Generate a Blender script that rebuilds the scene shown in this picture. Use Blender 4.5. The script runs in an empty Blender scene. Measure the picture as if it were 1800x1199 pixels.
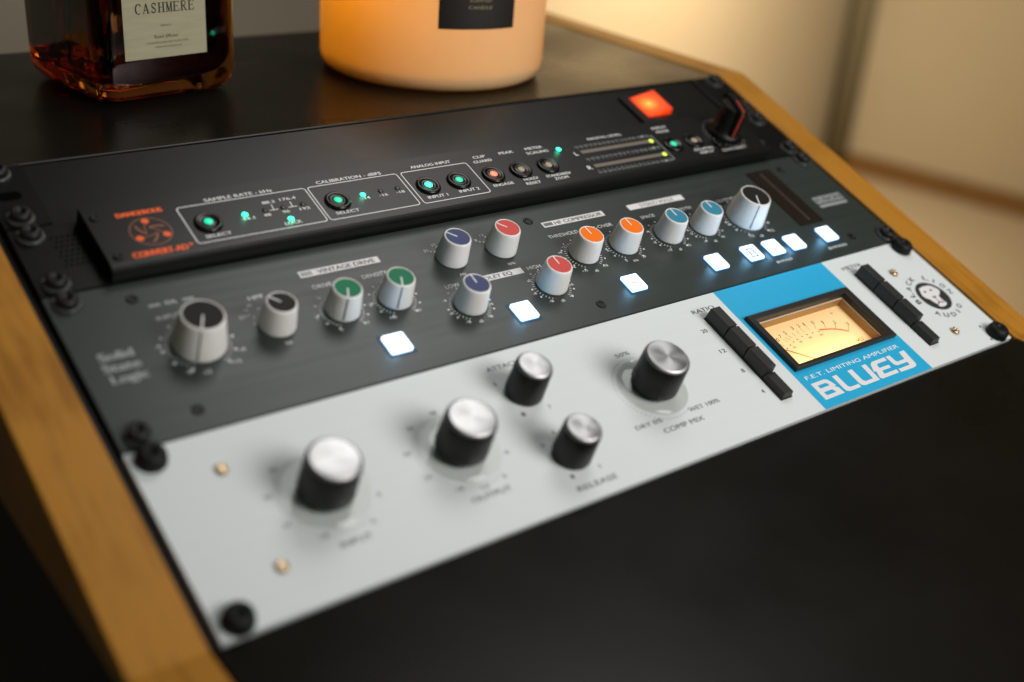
import bpy, bmesh, math, random
from mathutils import Matrix, Vector
random.seed(7)
scene = bpy.context.scene
COL = scene.collection
MM = 0.001
TILT = math.radians(20.0)
TOPZ = 0.80                      # height of the cabinet's flat top above the floor (m)
sT, cT = math.sin(TILT), math.cos(TILT)

# ------------------------------------------------------------------ camera
def panel_dir(a, b, c):          # panel axes (right, down the slope, into the panel) -> world
    return Vector((a, -b*cT + c*sT, -b*sT - c*cT))
RX = panel_dir(0.7922915473, 0.5442233037, -0.2758534025)
RY = panel_dir(-0.2151270233, 0.6722473513, 0.7083811563)
RZ = panel_dir(0.5709592524, -0.5019008810, 0.6496930335)
cam_data = bpy.data.cameras.new('camera')
cam = bpy.data.objects.new('camera', cam_data); COL.objects.link(cam)
m = Matrix.Identity(4)
for i in range(3):
    m[i][0] = RX[i]; m[i][1] = -RY[i]; m[i][2] = -RZ[i]
m[0][3], m[1][3], m[2][3] = -0.1259, -0.5432, TOPZ + 0.1803
cam.matrix_world = m
cam_data.sensor_width = 36.0
cam_data.lens = 41.34
cam_data.clip_start = 0.01; cam_data.clip_end = 60
cam_data.dof.use_dof = True
cam_data.dof.focus_distance = 0.606
cam_data.dof.aperture_fstop = 3.6
scene.camera = cam

# ------------------------------------------------------------------ world, lamps, exposure
world = bpy.data.worlds.new('World'); scene.world = world; world.use_nodes = True
bg = world.node_tree.nodes['Background']
bg.inputs[0].default_value = (1.0, 0.80, 0.55, 1); bg.inputs[1].default_value = 0.02

def aim(o, target):
    d = Vector(target) - o.location
    o.rotation_euler = d.to_track_quat('-Z', 'Y').to_euler()
def area(name, loc, target, size, power, color, shape='SQUARE', size_y=None, spread=None):
    l = bpy.data.lights.new(name, 'AREA'); l.energy = power; l.color = color; l.shape = shape; l.size = size
    if size_y: l.size_y = size_y
    if spread: l.spread = math.radians(spread)
    o = bpy.data.objects.new(name, l); COL.objects.link(o); o.location = loc; aim(o, target); return o
area('ceiling_lamp', (0.68, 0.16, TOPZ+1.00), (0.30, -0.14, TOPZ-0.05), 0.62, 4.7, (1.0, 0.985, 0.965), 'DISK')
area('cool_fill', (-0.45, -1.45, TOPZ+1.0), (0.15, -0.15, TOPZ-0.05), 0.6, 1.4, (0.64, 1.0, 0.95))  # added cool fill from the front left, its source unseen
area('floor_lamp', (1.50, 0.50, TOPZ+0.50), (1.80, 1.30, TOPZ-0.20), 0.30, 25.0, (1.0, 0.77, 0.50), 'DISK', spread=115)
area('front_fill', (0.56, -1.02, TOPZ+0.50), (0.30, -0.12, TOPZ), 0.65, 2.6, (1.0, 0.965, 0.93), 'DISK', spread=80)  # added unseen front fill, brightens the knob sides
vs = scene.view_settings
vs.view_transform = 'Standard'; vs.look = 'None'; vs.exposure = 0.0; vs.gamma = 1.0; vs.use_curve_mapping = False
scene.render.engine = 'CYCLES'
scene.cycles.max_bounces = 14; scene.cycles.transmission_bounces = 12; scene.cycles.glossy_bounces = 6
scene.cycles.caustics_reflective = False; scene.cycles.caustics_refractive = False
scene.render.resolution_x = 1024; scene.render.resolution_y = 682

# ------------------------------------------------------------------ materials
MATS = {}
def mat(name, color, rough=0.5, metal=0.0, spec=0.5, noise=0.0, nscale=40.0, stretch=(1, 1, 1), bump=0.0, bscale=None,
        bdist=0.0002, emit=None, estr=0.0, trans=0.0, ior=1.45, coat=0.0, sss=0.0, alpha=1.0, rvar=0.0):
    if name in MATS: return MATS[name]
    mt = bpy.data.materials.new(name); mt.use_nodes = True
    nt = mt.node_tree; b = nt.nodes['Principled BSDF']
    b.inputs['Base Color'].default_value = (*color, 1); b.inputs['Roughness'].default_value = rough
    b.inputs['Metallic'].default_value = metal; b.inputs['Specular IOR Level'].default_value = spec
    b.inputs['IOR'].default_value = ior; b.inputs['Transmission Weight'].default_value = trans
    b.inputs['Coat Weight'].default_value = coat; b.inputs['Alpha'].default_value = alpha
    if sss:
        b.inputs['Subsurface Weight'].default_value = sss; b.inputs['Subsurface Radius'].default_value = (1, .55, .2)
        b.inputs['Subsurface Scale'].default_value = 0.012
    if emit:
        b.inputs['Emission Color'].default_value = (*emit, 1); b.inputs['Emission Strength'].default_value = estr
    if noise or bump or rvar:
        tc = nt.nodes.new('ShaderNodeTexCoord'); mp = nt.nodes.new('ShaderNodeMapping'); mp.inputs['Scale'].default_value = stretch
        nt.links.new(tc.outputs['Object'], mp.inputs['Vector'])
        nz = nt.nodes.new('ShaderNodeTexNoise'); nz.inputs['Scale'].default_value = nscale; nz.inputs['Detail'].default_value = 6
        nt.links.new(mp.outputs['Vector'], nz.inputs['Vector'])
        if noise:
            mx = nt.nodes.new('ShaderNodeMix'); mx.data_type = 'RGBA'
            mx.inputs[6].default_value = (*[max(0, c*(1-noise)) for c in color], 1)
            mx.inputs[7].default_value = (*[min(1, c*(1+noise)) for c in color], 1)
            nt.links.new(nz.outputs['Fac'], mx.inputs[0]); nt.links.new(mx.outputs[2], b.inputs['Base Color'])
        if rvar:
            mr = nt.nodes.new('ShaderNodeMapRange'); mr.inputs[1].default_value = 0.3; mr.inputs[2].default_value = 0.7
            mr.inputs[3].default_value = max(0.02, rough-rvar); mr.inputs[4].default_value = rough+rvar
            nt.links.new(nz.outputs['Fac'], mr.inputs[0]); nt.links.new(mr.outputs[0], b.inputs['Roughness'])
        if bump:
            n2 = nt.nodes.new('ShaderNodeTexNoise'); n2.inputs['Scale'].default_value = bscale or nscale; n2.inputs['Detail'].default_value = 3
            nt.links.new(mp.outputs['Vector'], n2.inputs['Vector'])
            bp = nt.nodes.new('ShaderNodeBump'); bp.inputs['Strength'].default_value = bump; bp.inputs['Distance'].default_value = bdist
            nt.links.new(n2.outputs['Fac'], bp.inputs['Height']); nt.links.new(bp.outputs['Normal'], b.inputs['Normal'])
    MATS[name] = mt
    return mt

def wood_mat():
    mt = bpy.data.materials.new('oiled_birch'); mt.use_nodes = True; nt = mt.node_tree; b = nt.nodes['Principled BSDF']
    tc = nt.nodes.new('ShaderNodeTexCoord'); mp = nt.nodes.new('ShaderNodeMapping'); mp.inputs['Scale'].default_value = (1.0, 0.05, 0.35)
    nt.links.new(tc.outputs['Object'], mp.inputs['Vector'])
    n1 = nt.nodes.new('ShaderNodeTexNoise'); n1.inputs['Scale'].default_value = 260; n1.inputs['Detail'].default_value = 8
    nt.links.new(mp.outputs['Vector'], n1.inputs['Vector'])
    n2 = nt.nodes.new('ShaderNodeTexNoise'); n2.inputs['Scale'].default_value = 22; n2.inputs['Detail'].default_value = 3
    m2 = nt.nodes.new('ShaderNodeMapping'); m2.inputs['Scale'].default_value = (0.35, 1.0, 1.0); nt.links.new(tc.outputs['Object'], m2.inputs['Vector']); nt.links.new(m2.outputs['Vector'], n2.inputs['Vector'])
    ad = nt.nodes.new('ShaderNodeMath'); ad.operation = 'ADD'
    ml = nt.nodes.new('ShaderNodeMath'); ml.operation = 'MULTIPLY'; ml.inputs[1].default_value = 0.9
    nt.links.new(n2.outputs['Fac'], ml.inputs[0]); nt.links.new(n1.outputs['Fac'], ad.inputs[0]); nt.links.new(ml.outputs[0], ad.inputs[1])
    cr = nt.nodes.new('ShaderNodeValToRGB')
    cr.color_ramp.elements[0].position = 0.68; cr.color_ramp.elements[0].color = (0.285, 0.116, 0.011, 1)
    cr.color_ramp.elements[1].position = 1.0; cr.color_ramp.elements[1].color = (0.41, 0.178, 0.021, 1)
    nt.links.new(ad.outputs[0], cr.inputs[0]); nt.links.new(cr.outputs[0], b.inputs['Base Color'])
    b.inputs['Roughness'].default_value = 0.42; b.inputs['Specular IOR Level'].default_value = 0.2
    bp = nt.nodes.new('ShaderNodeBump'); bp.inputs['Strength'].default_value = 0.25; bp.inputs['Distance'].default_value = 0.0003
    nt.links.new(n1.outputs['Fac'], bp.inputs['Height']); nt.links.new(bp.outputs['Normal'], b.inputs['Normal'])
    return mt
WOOD = wood_mat()
LAMINATE = mat('black_laminate', (0.007, 0.006, 0.004), 0.30, spec=0.15, noise=0.18, nscale=16, rvar=0.05)
BLACKBODY = mat('black_painted_board', (0.006, 0.006, 0.006), 0.7, noise=0.2, nscale=200)
BLACKSTEEL = mat('black_powdercoat', (0.004, 0.004, 0.0035), 0.34, spec=0.25, noise=0.2, nscale=1200, bump=0.3, bscale=2500, bdist=0.00008)
BLACKALU = mat('black_brushed_aluminium', (0.006, 0.0062, 0.0048), 0.32, spec=0.34, noise=0.25, nscale=300, stretch=(0.03, 1, 1), bump=0.06, bscale=900, bdist=0.00006)
GUNMETAL = mat('gunmetal_panel', (0.029, 0.036, 0.031), 0.34, spec=0.36, noise=0.08, nscale=260, stretch=(0.04, 1, 1), bump=0.12, bscale=900, bdist=0.00006, rvar=0.03)
SILVER = mat('satin_silver_panel', (0.655, 0.69, 0.685), 0.42, spec=0.4, noise=0.025, nscale=260, stretch=(0.03, 1, 1), bump=0.15, bscale=800, bdist=0.00005)
BLUE = mat('blue_paint', (0.020, 0.37, 0.63), 0.42, noise=0.05, nscale=300)
INKB = mat('black_ink', (0.02, 0.022, 0.022), 0.6, noise=0.1, nscale=300)
INKG = mat('grey_ink', (0.05, 0.055, 0.055), 0.6, noise=0.1, nscale=300)
INKW = mat('white_ink', (0.80, 0.80, 0.78), 0.55, noise=0.05, nscale=300)
INKP = mat('grey_print', (0.30, 0.32, 0.31), 0.55, noise=0.05, nscale=300)
PRINT_WHITE = mat('white_print', (0.72, 0.70, 0.70), 0.5, noise=0.04, nscale=300)
INKO = mat('orange_ink', (0.90, 0.12, 0.012), 0.5, noise=0.08, nscale=300)
INKO2 = mat('dull_orange_ink', (0.28, 0.085, 0.03), 0.5, noise=0.08, nscale=300)
KNOBG = mat('grey_knob_plastic', (0.80, 0.77, 0.74), 0.42, noise=0.05, nscale=300)
GROOVE = mat('dark_groove', (0.012, 0.02, 0.024), 0.6, noise=0.1, nscale=300)
BLACKPL = mat('black_plastic', (0.006, 0.0055, 0.005), 0.38, spec=0.3, noise=0.15, nscale=500, bump=0.15, bscale=1500, bdist=0.00005)
SOFTBLACK = mat('soft_black_keycap', (0.022, 0.021, 0.018), 0.50, noise=0.15, nscale=900, bump=0.3, bscale=1800, bdist=0.00005)
WELL = mat('button_well', (0.01, 0.03, 0.05), 0.5, noise=0.1, nscale=300)
HOLE = mat('open_hole', (0.001, 0.001, 0.001), 0.9, spec=0.05, noise=0.2, nscale=300)
GLOSSBLK = mat('gloss_black_rubber', (0.006, 0.006, 0.005), 0.22, spec=0.35, noise=0.1, nscale=300)
SCREW = mat('black_oxide_screw', (0.014, 0.014, 0.013), 0.45, metal=0.3, spec=0.35, noise=0.2, nscale=600)
RUBBER = mat('matte_black_screw_head', (0.006, 0.006, 0.006), 0.55, spec=0.25, noise=0.2, nscale=500, bump=0.2, bscale=1500, bdist=0.00005)
WASHER = mat('grey_washer', (0.045, 0.048, 0.042), 0.35, noise=0.2, nscale=500)
BRASS = mat('brass_screw', (0.62, 0.45, 0.27), 0.32, metal=1.0, noise=0.15, nscale=500)
def clear_mat(name, tint, ior):
    mt = bpy.data.materials.new(name); mt.use_nodes = True; nt = mt.node_tree; nt.nodes.remove(nt.nodes['Principled BSDF'])
    tr = nt.nodes.new('ShaderNodeBsdfTransparent'); tr.inputs[0].default_value = (*tint, 1)
    gl = nt.nodes.new('ShaderNodeBsdfGlossy'); gl.inputs['Roughness'].default_value = 0.06
    lw = nt.nodes.new('ShaderNodeLayerWeight'); pw = nt.nodes.new('ShaderNodeMath'); pw.operation = 'POWER'; pw.inputs[1].default_value = 4.0
    nt.links.new(lw.outputs['Facing'], pw.inputs[0]); fr = nt.nodes.new('ShaderNodeMath'); fr.operation = 'MULTIPLY_ADD'; fr.inputs[1].default_value = ior; fr.inputs[2].default_value = 0.035
    nt.links.new(pw.outputs[0], fr.inputs[0])
    ms = nt.nodes.new('ShaderNodeMixShader'); nt.links.new(fr.outputs[0], ms.inputs[0]); nt.links.new(tr.outputs[0], ms.inputs[1]); nt.links.new(gl.outputs[0], ms.inputs[2])
    nt.links.new(ms.outputs[0], nt.nodes['Material Output'].inputs[0]); return mt
CLEAR = clear_mat('clear_acrylic', (0.95, 0.955, 0.945), 0.5)
def spun_alu():
    mt = bpy.data.materials.new('spun_aluminium'); mt.use_nodes = True; nt = mt.node_tree; b = nt.nodes['Principled BSDF']
    b.inputs['Base Color'].default_value = (0.47, 0.47, 0.47, 1); b.inputs['Metallic'].default_value = 1.0
    b.inputs['Roughness'].default_value = 0.27; b.inputs['Anisotropic'].default_value = 0.7
    tg = nt.nodes.new('ShaderNodeTangent'); tg.direction_type = 'RADIAL'; tg.axis = 'Z'
    nt.links.new(tg.outputs[0], b.inputs['Tangent'])
    tc = nt.nodes.new('ShaderNodeTexCoord'); nz = nt.nodes.new('ShaderNodeTexNoise'); nz.inputs['Scale'].default_value = 900
    nt.links.new(tc.outputs['Object'], nz.inputs['Vector'])
    mr = nt.nodes.new('ShaderNodeMapRange'); mr.inputs[3].default_value = 0.34; mr.inputs[4].default_value = 0.46
    nt.links.new(nz.outputs['Fac'], mr.inputs[0]); nt.links.new(mr.outputs[0], b.inputs['Roughness'])
    return mt
ALU = spun_alu()
def led(name, color, s): return mat(name, tuple(c*0.3 for c in color), 0.3, emit=color, estr=s, noise=0.02, nscale=200)
LIT_TOP = led('lit_button_white', (0.80, 0.93, 1.0), 1.9)
LIT_SIDE = led('lit_button_blue_side', (0.05, 0.42, 1.0), 1.0)
LED_GREEN = led('green_led', (0.10, 1.0, 0.62), 5.0)
LED_GREEN_HOT = led('green_led_bright', (0.03, 1.0, 0.50), 4.5)
LED_GREEN_DIM = led('green_led_soft', (0.015, 0.78, 0.42), 1.0)
LED_RED = led('red_led', (1.0, 0.16, 0.08), 2.2)
LED_OFF = mat('unlit_led', (0.42, 0.34, 0.22), 0.35, noise=0.08, nscale=400)
LED_YEL = led('yellow_led', (0.75, 1.0, 0.10), 1.3)
LED_DARK = mat('dark_led', (0.02, 0.022, 0.02), 0.25, noise=0.1, nscale=400)

# ------------------------------------------------------------------ mesh builder (millimetres in, metres out)
class MB:
    def __init__(s): s.v = []; s.f = []; s.mi = []; s.sm = []
    def add(s, pts): n = len(s.v); s.v += [tuple(p) for p in pts]; return n
    def face(s, idx, mi=0, sm=False): s.f.append(list(idx)); s.mi.append(mi); s.sm.append(sm)
    def rings(s, rings, cap0=True, cap1=True, mi=0, sm=False, mtop=None):
        n = len(rings[0]); st = [s.add(r) for r in rings]
        for a, b in zip(st, st[1:]):
            for i in range(n):
                j = (i+1) % n; s.face((a+i, a+j, b+j, b+i), mi, sm)
        if cap0: s.face([st[0]+i for i in reversed(range(n))], mi)
        if cap1: s.face([st[-1]+i for i in range(n)], mi if mtop is None else mtop)
    def rrect(s, x0, x1, y0, y1, layers, r=0.6, seg=4, **k):
        if x0 > x1: x0, x1 = x1, x0
        if y0 > y1: y0, y1 = y1, y0
        out = []
        for ins, z in layers:
            ring = []
            a0, a1, b0, b1 = x0+ins, x1-ins, y0+ins, y1-ins; rr = max(0.01, r-ins*0.5)
            for cx, cy, st in ((a1-rr, b1-rr, 0), (a0+rr, b1-rr, 90), (a0+rr, b0+rr, 180), (a1-rr, b0+rr, 270)):
                for q in range(seg+1):
                    t = math.radians(st+90*q/seg); ring.append((cx+rr*math.cos(t), cy+rr*math.sin(t), z))
            out.append(ring)
        s.rings(out, **k)
    def box(s, x0, x1, y0, y1, z0, z1, bev=0.0, **k):
        if bev: s.rrect(x0, x1, y0, y1, [(0, z0), (0, z1-bev), (bev*0.3, z1-bev*0.3), (bev, z1)], r=max(bev, 0.3), seg=3, **k)
        else:
            s.rings([[(x0, y0, z), (x1, y0, z), (x1, y1, z), (x0, y1, z)] for z in (z0, z1)], **k)
    def frame(s, X0, X1, Y0, Y1, x0, x1, y0, y1, z0, z1):   # plate with a rectangular hole
        o = [(X0, Y0), (X1, Y0), (X1, Y1), (X0, Y1)]; i = [(x0, y0), (x1, y0), (x1, y1), (x0, y1)]
        ids = [s.add([(p[0], p[1], z) for p in q]) for q, z in ((o, z0), (o, z1), (i, z1), (i, z0))]
        for a, b in zip(ids, ids[1:]+ids[:1]):
            for k in range(4): s.face((a+k, a+(k+1) % 4, b+(k+1) % 4, b+k))
    def lathe(s, cx, cy, prof, seg=48, cap0=True, cap1=True, flute=0, amp=0.0, mi=0, sm=True, mtop=None, ph=0.0):
        rs = []
        for p in prof:
            r, z = p[0], p[1]; a = amp if (len(p) > 2 and p[2]) else 0
            rs.append([(cx+(r+(a*math.cos(flute*2*math.pi*i/seg) if a else 0))*math.cos(ph+2*math.pi*i/seg),
                        cy+(r+(a*math.cos(flute*2*math.pi*i/seg) if a else 0))*math.sin(ph+2*math.pi*i/seg), z) for i in range(seg)])
        s.rings(rs, cap0, cap1, mi, sm, mtop)
    def disc(s, cx, cy, r, z, seg=24, rx=None, th=0.0):
        if th: s.lathe(cx, cy, [(r, z-th), (r, z)], seg, sm=False); return
        n = s.add([(cx+(rx or r)*math.cos(2*math.pi*i/seg), cy+r*math.sin(2*math.pi*i/seg), z) for i in range(seg)])
        s.face(range(n, n+seg))
    def annulus(s, cx, cy, r0, r1, z, seg=64):
        a = s.add([(cx+r0*math.cos(2*math.pi*i/seg), cy+r0*math.sin(2*math.pi*i/seg), z) for i in range(seg)])
        b = s.add([(cx+r1*math.cos(2*math.pi*i/seg), cy+r1*math.sin(2*math.pi*i/seg), z) for i in range(seg)])
        for i in range(seg): j = (i+1) % seg; s.face((a+i, a+j, b+j, b+i))
    def poly(s, pts, z):
        n = s.add([(x, y, z) for x, y in pts]); s.face(range(n, n+len(pts)))
    def stroke(s, path, w, z, closed=False):
        n = len(path); L = []; Rr = []
        for i, (x, y) in enumerate(path):
            a = path[i-1] if (i > 0 or closed) else None; b = path[(i+1) % n] if (i < n-1 or closed) else None
            def un(p, q): d = math.hypot(q[0]-p[0], q[1]-p[1]) or 1; return ((q[0]-p[0])/d, (q[1]-p[1])/d)
            d1 = un(a, (x, y)) if a else None; d2 = un((x, y), b) if b else None
            if not d1: d1 = d2
            if not d2: d2 = d1
            nx, ny = -(d1[1]+d2[1]), d1[0]+d2[0]; l = math.hypot(nx, ny) or 1; nx /= l; ny /= l
            k = w/2/max(0.35, nx*-d1[1]+ny*d1[0])
            L.append((x+nx*k, y+ny*k, z)); Rr.append((x-nx*k, y-ny*k, z))
        a = s.add(L); b = s.add(Rr)
        for i in range(n if closed else n-1): j = (i+1) % n; s.face((a+i, b+i, b+j, a+j))
    def tube(s, p0, p1, r, seg=10):
        p0 = Vector(p0); p1 = Vector(p1); d = (p1-p0).normalized(); q = d.to_track_quat('Z', 'Y')
        s.rings([[tuple(c+q @ Vector((r*math.cos(2*math.pi*i/seg), r*math.sin(2*math.pi*i/seg), 0))) for i in range(seg)] for c in (p0, p1)], sm=True)
    def build(s, name, mats, parent=None, fix=True):
        me = bpy.data.meshes.new(name)
        me.from_pydata([(x*MM, y*MM, z*MM) for x, y, z in s.v], [], s.f)
        if not isinstance(mats, (list, tuple)): mats = [mats]
        for k in mats: me.materials.append(k)
        me.polygons.foreach_set('material_index', s.mi); me.polygons.foreach_set('use_smooth', s.sm)
        if fix:
            b = bmesh.new(); b.from_mesh(me); bmesh.ops.recalc_face_normals(b, faces=b.faces); b.to_mesh(me); b.free()
        me.update()
        o = bpy.data.objects.new(name, me); COL.objects.link(o)
        if parent: o.parent = parent
        return o

def thing(name, label, cat, loc=(0, 0, 0), rot=(0, 0, 0), group=None):
    o = bpy.data.objects.new(name, None); COL.objects.link(o); o.empty_display_size = 0.02
    o.location = loc; o.rotation_euler = rot; o['label'] = label; o['category'] = cat
    if group: o['group'] = group
    return o
def dup(src, parent, dx=0.0, dy=0.0):
    c = src.copy(); COL.objects.link(c); c.parent = parent; c.location = (src.location[0]+dx*MM, src.location[1]+dy*MM, src.location[2])
    for ch in list(src.children):
        g = ch.copy(); COL.objects.link(g); g.parent = c
    return c

# text -> mesh data, fitted into a box
def text_raw(body, spacing=1.0):
    cu = bpy.data.curves.new('t', 'FONT'); cu.body = body; cu.resolution_u = 3; cu.space_character = spacing
    ob = bpy.data.objects.new('t', cu); COL.objects.link(ob)
    bpy.context.view_layer.update()
    ev = ob.evaluated_get(bpy.context.evaluated_depsgraph_get())
    me = ev.to_mesh()
    V = [tuple(v.co) for v in me.vertices]; F = [tuple(p.vertices) for p in me.polygons]
    ev.to_mesh_clear()
    bpy.data.objects.remove(ob); bpy.data.curves.remove(cu)
    return V, F
CACHE = {}
def put_text(mb, body, x0, x1, y, cap, z, align='fit', shear=0.0, spacing=1.0, bold=0.0, fn=None):
    """x0..x1 is the width the word fills, y its baseline, cap the letter height"""
    key = (body, spacing)
    if key not in CACHE: CACHE[key] = text_raw(body, spacing)
    V, F = CACHE[key]
    if not V: return
    a = min(v[0] for v in V); b = max(v[0] for v in V); lo = min(v[1] for v in V); hi = max(v[1] for v in V)
    base = 0.0; ch = 0.729
    if body.islower() or body in '.-': ch = 0.729
    sx = (x1-x0)/(b-a) if align == 'fit' else cap/ch
    sy = cap/ch
    if align == 'mid': off = (x0+x1)/2-(a+b)/2*sx
    else: off = x0-a*sx
    P = []
    for v in V:
        x = off+v[0]*sx+shear*v[1]*sy; yy = y+v[1]*sy
        P.append(fn(x, yy, z) if fn else (x, yy, z))
    n = mb.add(P)
    for f in F: mb.face([n+i for i in f])
    if bold:
        for dx in (-bold, bold):
            n = mb.add([(p[0]+dx, p[1], p[2]-0.012*(1 if dx > 0 else 2)) for p in P])
            for f in F: mb.face([n+i for i in f])

# ------------------------------------------------------------------ setting: floor, walls
def slab(name, pts, z0, z1, material, kind='structure', parent=None):
    mb = MB(); mb.rings([[(x*1000, y*1000, z*1000) for x, y in pts] for z in (z0, z1)])
    o = mb.build(name, material, parent)
    if kind: o['kind'] = kind
    return o
FLOORM = mat('beige_floor', (0.33, 0.28, 0.205), 0.75, noise=0.10, nscale=30, bump=0.2, bscale=300, bdist=0.001)
WALLM = mat('beige_wall_paint', (0.31, 0.272, 0.20), 0.8, noise=0.04, nscale=6, bump=0.15, bscale=160, bdist=0.0006)
slab('floor', [(-3.5, -3), (4.5, -3), (4.5, 3.2), (-3.5, 3.2)], -0.08, 0.0, FLOORM)
WA = math.radians(14.5)
Cn = Vector((2.675, 1.50)); e_back = Vector((-math.cos(WA), -math.sin(WA))); e_side = Vector((math.sin(WA), -math.cos(WA)))
def wall(name, e, n, L):
    a, b = Cn, Cn+e*L
    return slab(name, [tuple(a-e*0.12), tuple(b), tuple(b+n*0.12), tuple(a-e*0.12+n*0.12)], 0.0, 2.6, WALLM)
w1 = wall('back_wall', e_back, -e_side, 4.4)
w2 = slab('side_wall', [tuple(Cn), tuple(Cn+e_side*4.0), tuple(Cn+e_side*4.0-e_back*0.12), tuple(Cn-e_back*0.12)], 0.0, 2.6, WALLM)
SKM = mat('brown_skirting', (0.13, 0.068, 0.020), 0.5, noise=0.2, nscale=30)
def skirting(e, n, L, parent, s0=0.0):
    a, b = Cn+e*s0, Cn+e*L
    slab('skirting_board', [tuple(a), tuple(b), tuple(b+n*0.014), tuple(a+n*0.014)], 0.0, 0.055, SKM, None, parent)
skirting(e_side, e_back, 3.9, w2, 0.016); skirting(e_back, e_side, 4.2, w1, 0.016)
SHADOWM = mat('grey_green_shadow', (0.17, 0.155, 0.105), 0.7, noise=0.1, nscale=30)  # dark column and its tone stand in for the corner's vertical shadow
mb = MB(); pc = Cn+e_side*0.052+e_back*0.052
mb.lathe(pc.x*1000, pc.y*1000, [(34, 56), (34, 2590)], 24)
o = mb.build('corner_shadow_column', SHADOWM); o['label'] = 'dull grey-green column standing in for the shadow in the room corner'; o['category'] = 'shadow column'

# ------------------------------------------------------------------ desk cabinet
desk = thing('studio_desk', 'black topped desk with honey coloured wooden sides holding the rack units', 'desk', (0.241, -0.1, 0.0))
def dpt(x, y, z): return (x-241, y+100, z)
TZ = TOPZ*1000; FZ = TZ-266.7*sT; FY = -266.7*cT
def dbox(name, x0, x1, y0, y1, z0, z1, material, bev=0.0, parent=desk):
    mb = MB(); a = dpt(x0, y0, z0); b = dpt(x1, y1, z1); mb.box(a[0], b[0], a[1], b[1], a[2], b[2], bev); return mb.build(name, material, parent)
dbox('top_panel', -3.6, 485.2, 1.2, 213, TZ-18, TZ-0.6, LAMINATE, 0.6)
dbox('front_panel', -3.4, 485.0, FY-620, FY-1.0, FZ-18, FZ-0.4, LAMINATE, 0.4)
dbox('back_edge', -3.6, 485.2, 213.4, 226, TZ-60, TZ-5, WOOD, 0.8)
def side(x0, x1):
    prof = [(226, TZ), (0, TZ), (FY, FZ+0.0), (FY-622, FZ), (FY-622, FZ-8), (FY-2, FZ-8), (226, FZ-8)]
    mb = MB(); b = 1.0
    def ring(x, ins):
        return [dpt(x, y+(-ins if y > 100 else (ins if y < FY-400 else 0)), z-ins if z > FZ-4 else z) for y, z in prof]
    mb.rings([ring(x0, b), ring(x0+b*0.4, b*0.25), ring(x0+b, 0), ring(x1-b, 0), ring(x1-b*0.4, b*0.25), ring(x1, b)])
    return mb.build('side_panel', WOOD, desk)
side(-32.5, -4.2); side(485.7, 509.0)
dbox('lower_side', -31.5, -6, FY-618, 222, 0, FZ-8.3, BLACKBODY); dbox('lower_side', 487, 508, FY-618, 222, 0, FZ-8.3, BLACKBODY)
dbox('back_board', -5.6, 486.6, 200, 212, 0, TZ-19, BLACKBODY)
# rack rails (dark, behind the panel ears) and the closed floor of the rack well
RACK = Matrix.Translation((0, 0, TOPZ)) @ Matrix.Rotation(TILT, 4, 'X')
for a, b in ((-4.0, 17.0), (465.5, 485.5)):
    mb = MB(); mb.box(a, b, -266, -0.8, -9, -3.4)
    o = mb.build('rack_rail', BLACKSTEEL); o.parent = desk
    o.matrix_parent_inverse = Matrix.Translation((-0.241, 0.1, 0)); o.matrix_basis = RACK
mb = MB(); mb.box(-3.9, 485.4, -266, -1, -60, -58); o = mb.build('well_floor', BLACKBODY); o.parent = desk
o.matrix_parent_inverse = Matrix.Translation((-0.241, 0.1, 0)); o.matrix_basis = RACK

# ------------------------------------------------------------------ rack unit helpers
class Unit:
    def __init__(s, name, label, cat, v0):
        s.v0 = v0
        s.root = thing(name, label, cat, RACK @ Vector((0, -v0*MM, 0)), (TILT, 0, 0))
    def y(s, v): return s.v0-v
def rack_screw(U, u, v, washer, first=[None]*2):
    k = 0 if washer else 1
    mb = MB()
    if not washer: mb.lathe(0, 0, [(5.9, 0.4), (6.2, 0.9), (6.1, 2.8), (5.5, 4.6), (4.2, 5.6), (2.7, 6.0), (2.2, 5.7), (1.9, 4.0)], 28)
    else: mb.lathe(0, 0, [(4.5, 1.3), (4.7, 1.9), (4.7, 3.2), (4.2, 4.2), (3.2, 4.7), (2.4, 4.75), (2.1, 4.5), (1.7, 2.8)], 28)
    if first[k] is None:
        o = mb.build('rack_screw', SCREW if washer else RUBBER, U.root)
        w = MB(); w.lathe(0, 0, [(6.1, 0.0), (6.2, 0.4), (5.8, 1.3), (5.2, 1.6), (4.8, 1.3)] if washer else [(6.4, 0.02), (6.4, 0.35), (5.8, 0.4)], 32)
        w.build('washer', WASHER if washer else RUBBER, o)
        first[k] = o
    else: o = dup(first[k], U.root)
    o.location = (u*MM, U.y(v)*MM, 0.0); o.rotation_euler = (0, 0, random.uniform(0, 6))
    return o
def lettering(mb, U, body, u0, u1, v, cap, h, **k): put_text(mb, body, u0, u1, U.y(v), cap, h, **k)

# ------------------------------------------------------------------ unit 1: black power unit
A = Unit('power_unit', 'plain black rack panel with glowing orange rocker switch, topmost of the rack', 'rack unit', 0.0)
mb = MB(); mb.box(0.4, 20.5, -43.9, -0.6, -3, 0, 0.25)
for nm, m_ in (('ear', BLACKSTEEL),):
    e1 = mb.build(nm, m_, A.root); mb = MB(); mb.box(457.5, 482.2, -43.9, -0.6, -3, 0, 0.25); e2 = mb.build(nm, m_, A.root)
for e_, u in ((e1, 9), (e2, 473.6)):
    mb = MB(); mb.rrect(u-5.5, u+5.5, -25.2, -19.2, [(0, 0.03), (0, 0.06)], r=2.9, seg=6); mb.build('slot', HOLE, e_)
mb = MB(); mb.box(20.9, 457.1, -43.9, -0.6, -4.6, -1.4, 0.3); mb.build('faceplate', BLACKALU, A.root)
for u in (8.75, 473.85):
    for v in (6.35, 38.1): rack_screw(A, u, v, True)
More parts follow.
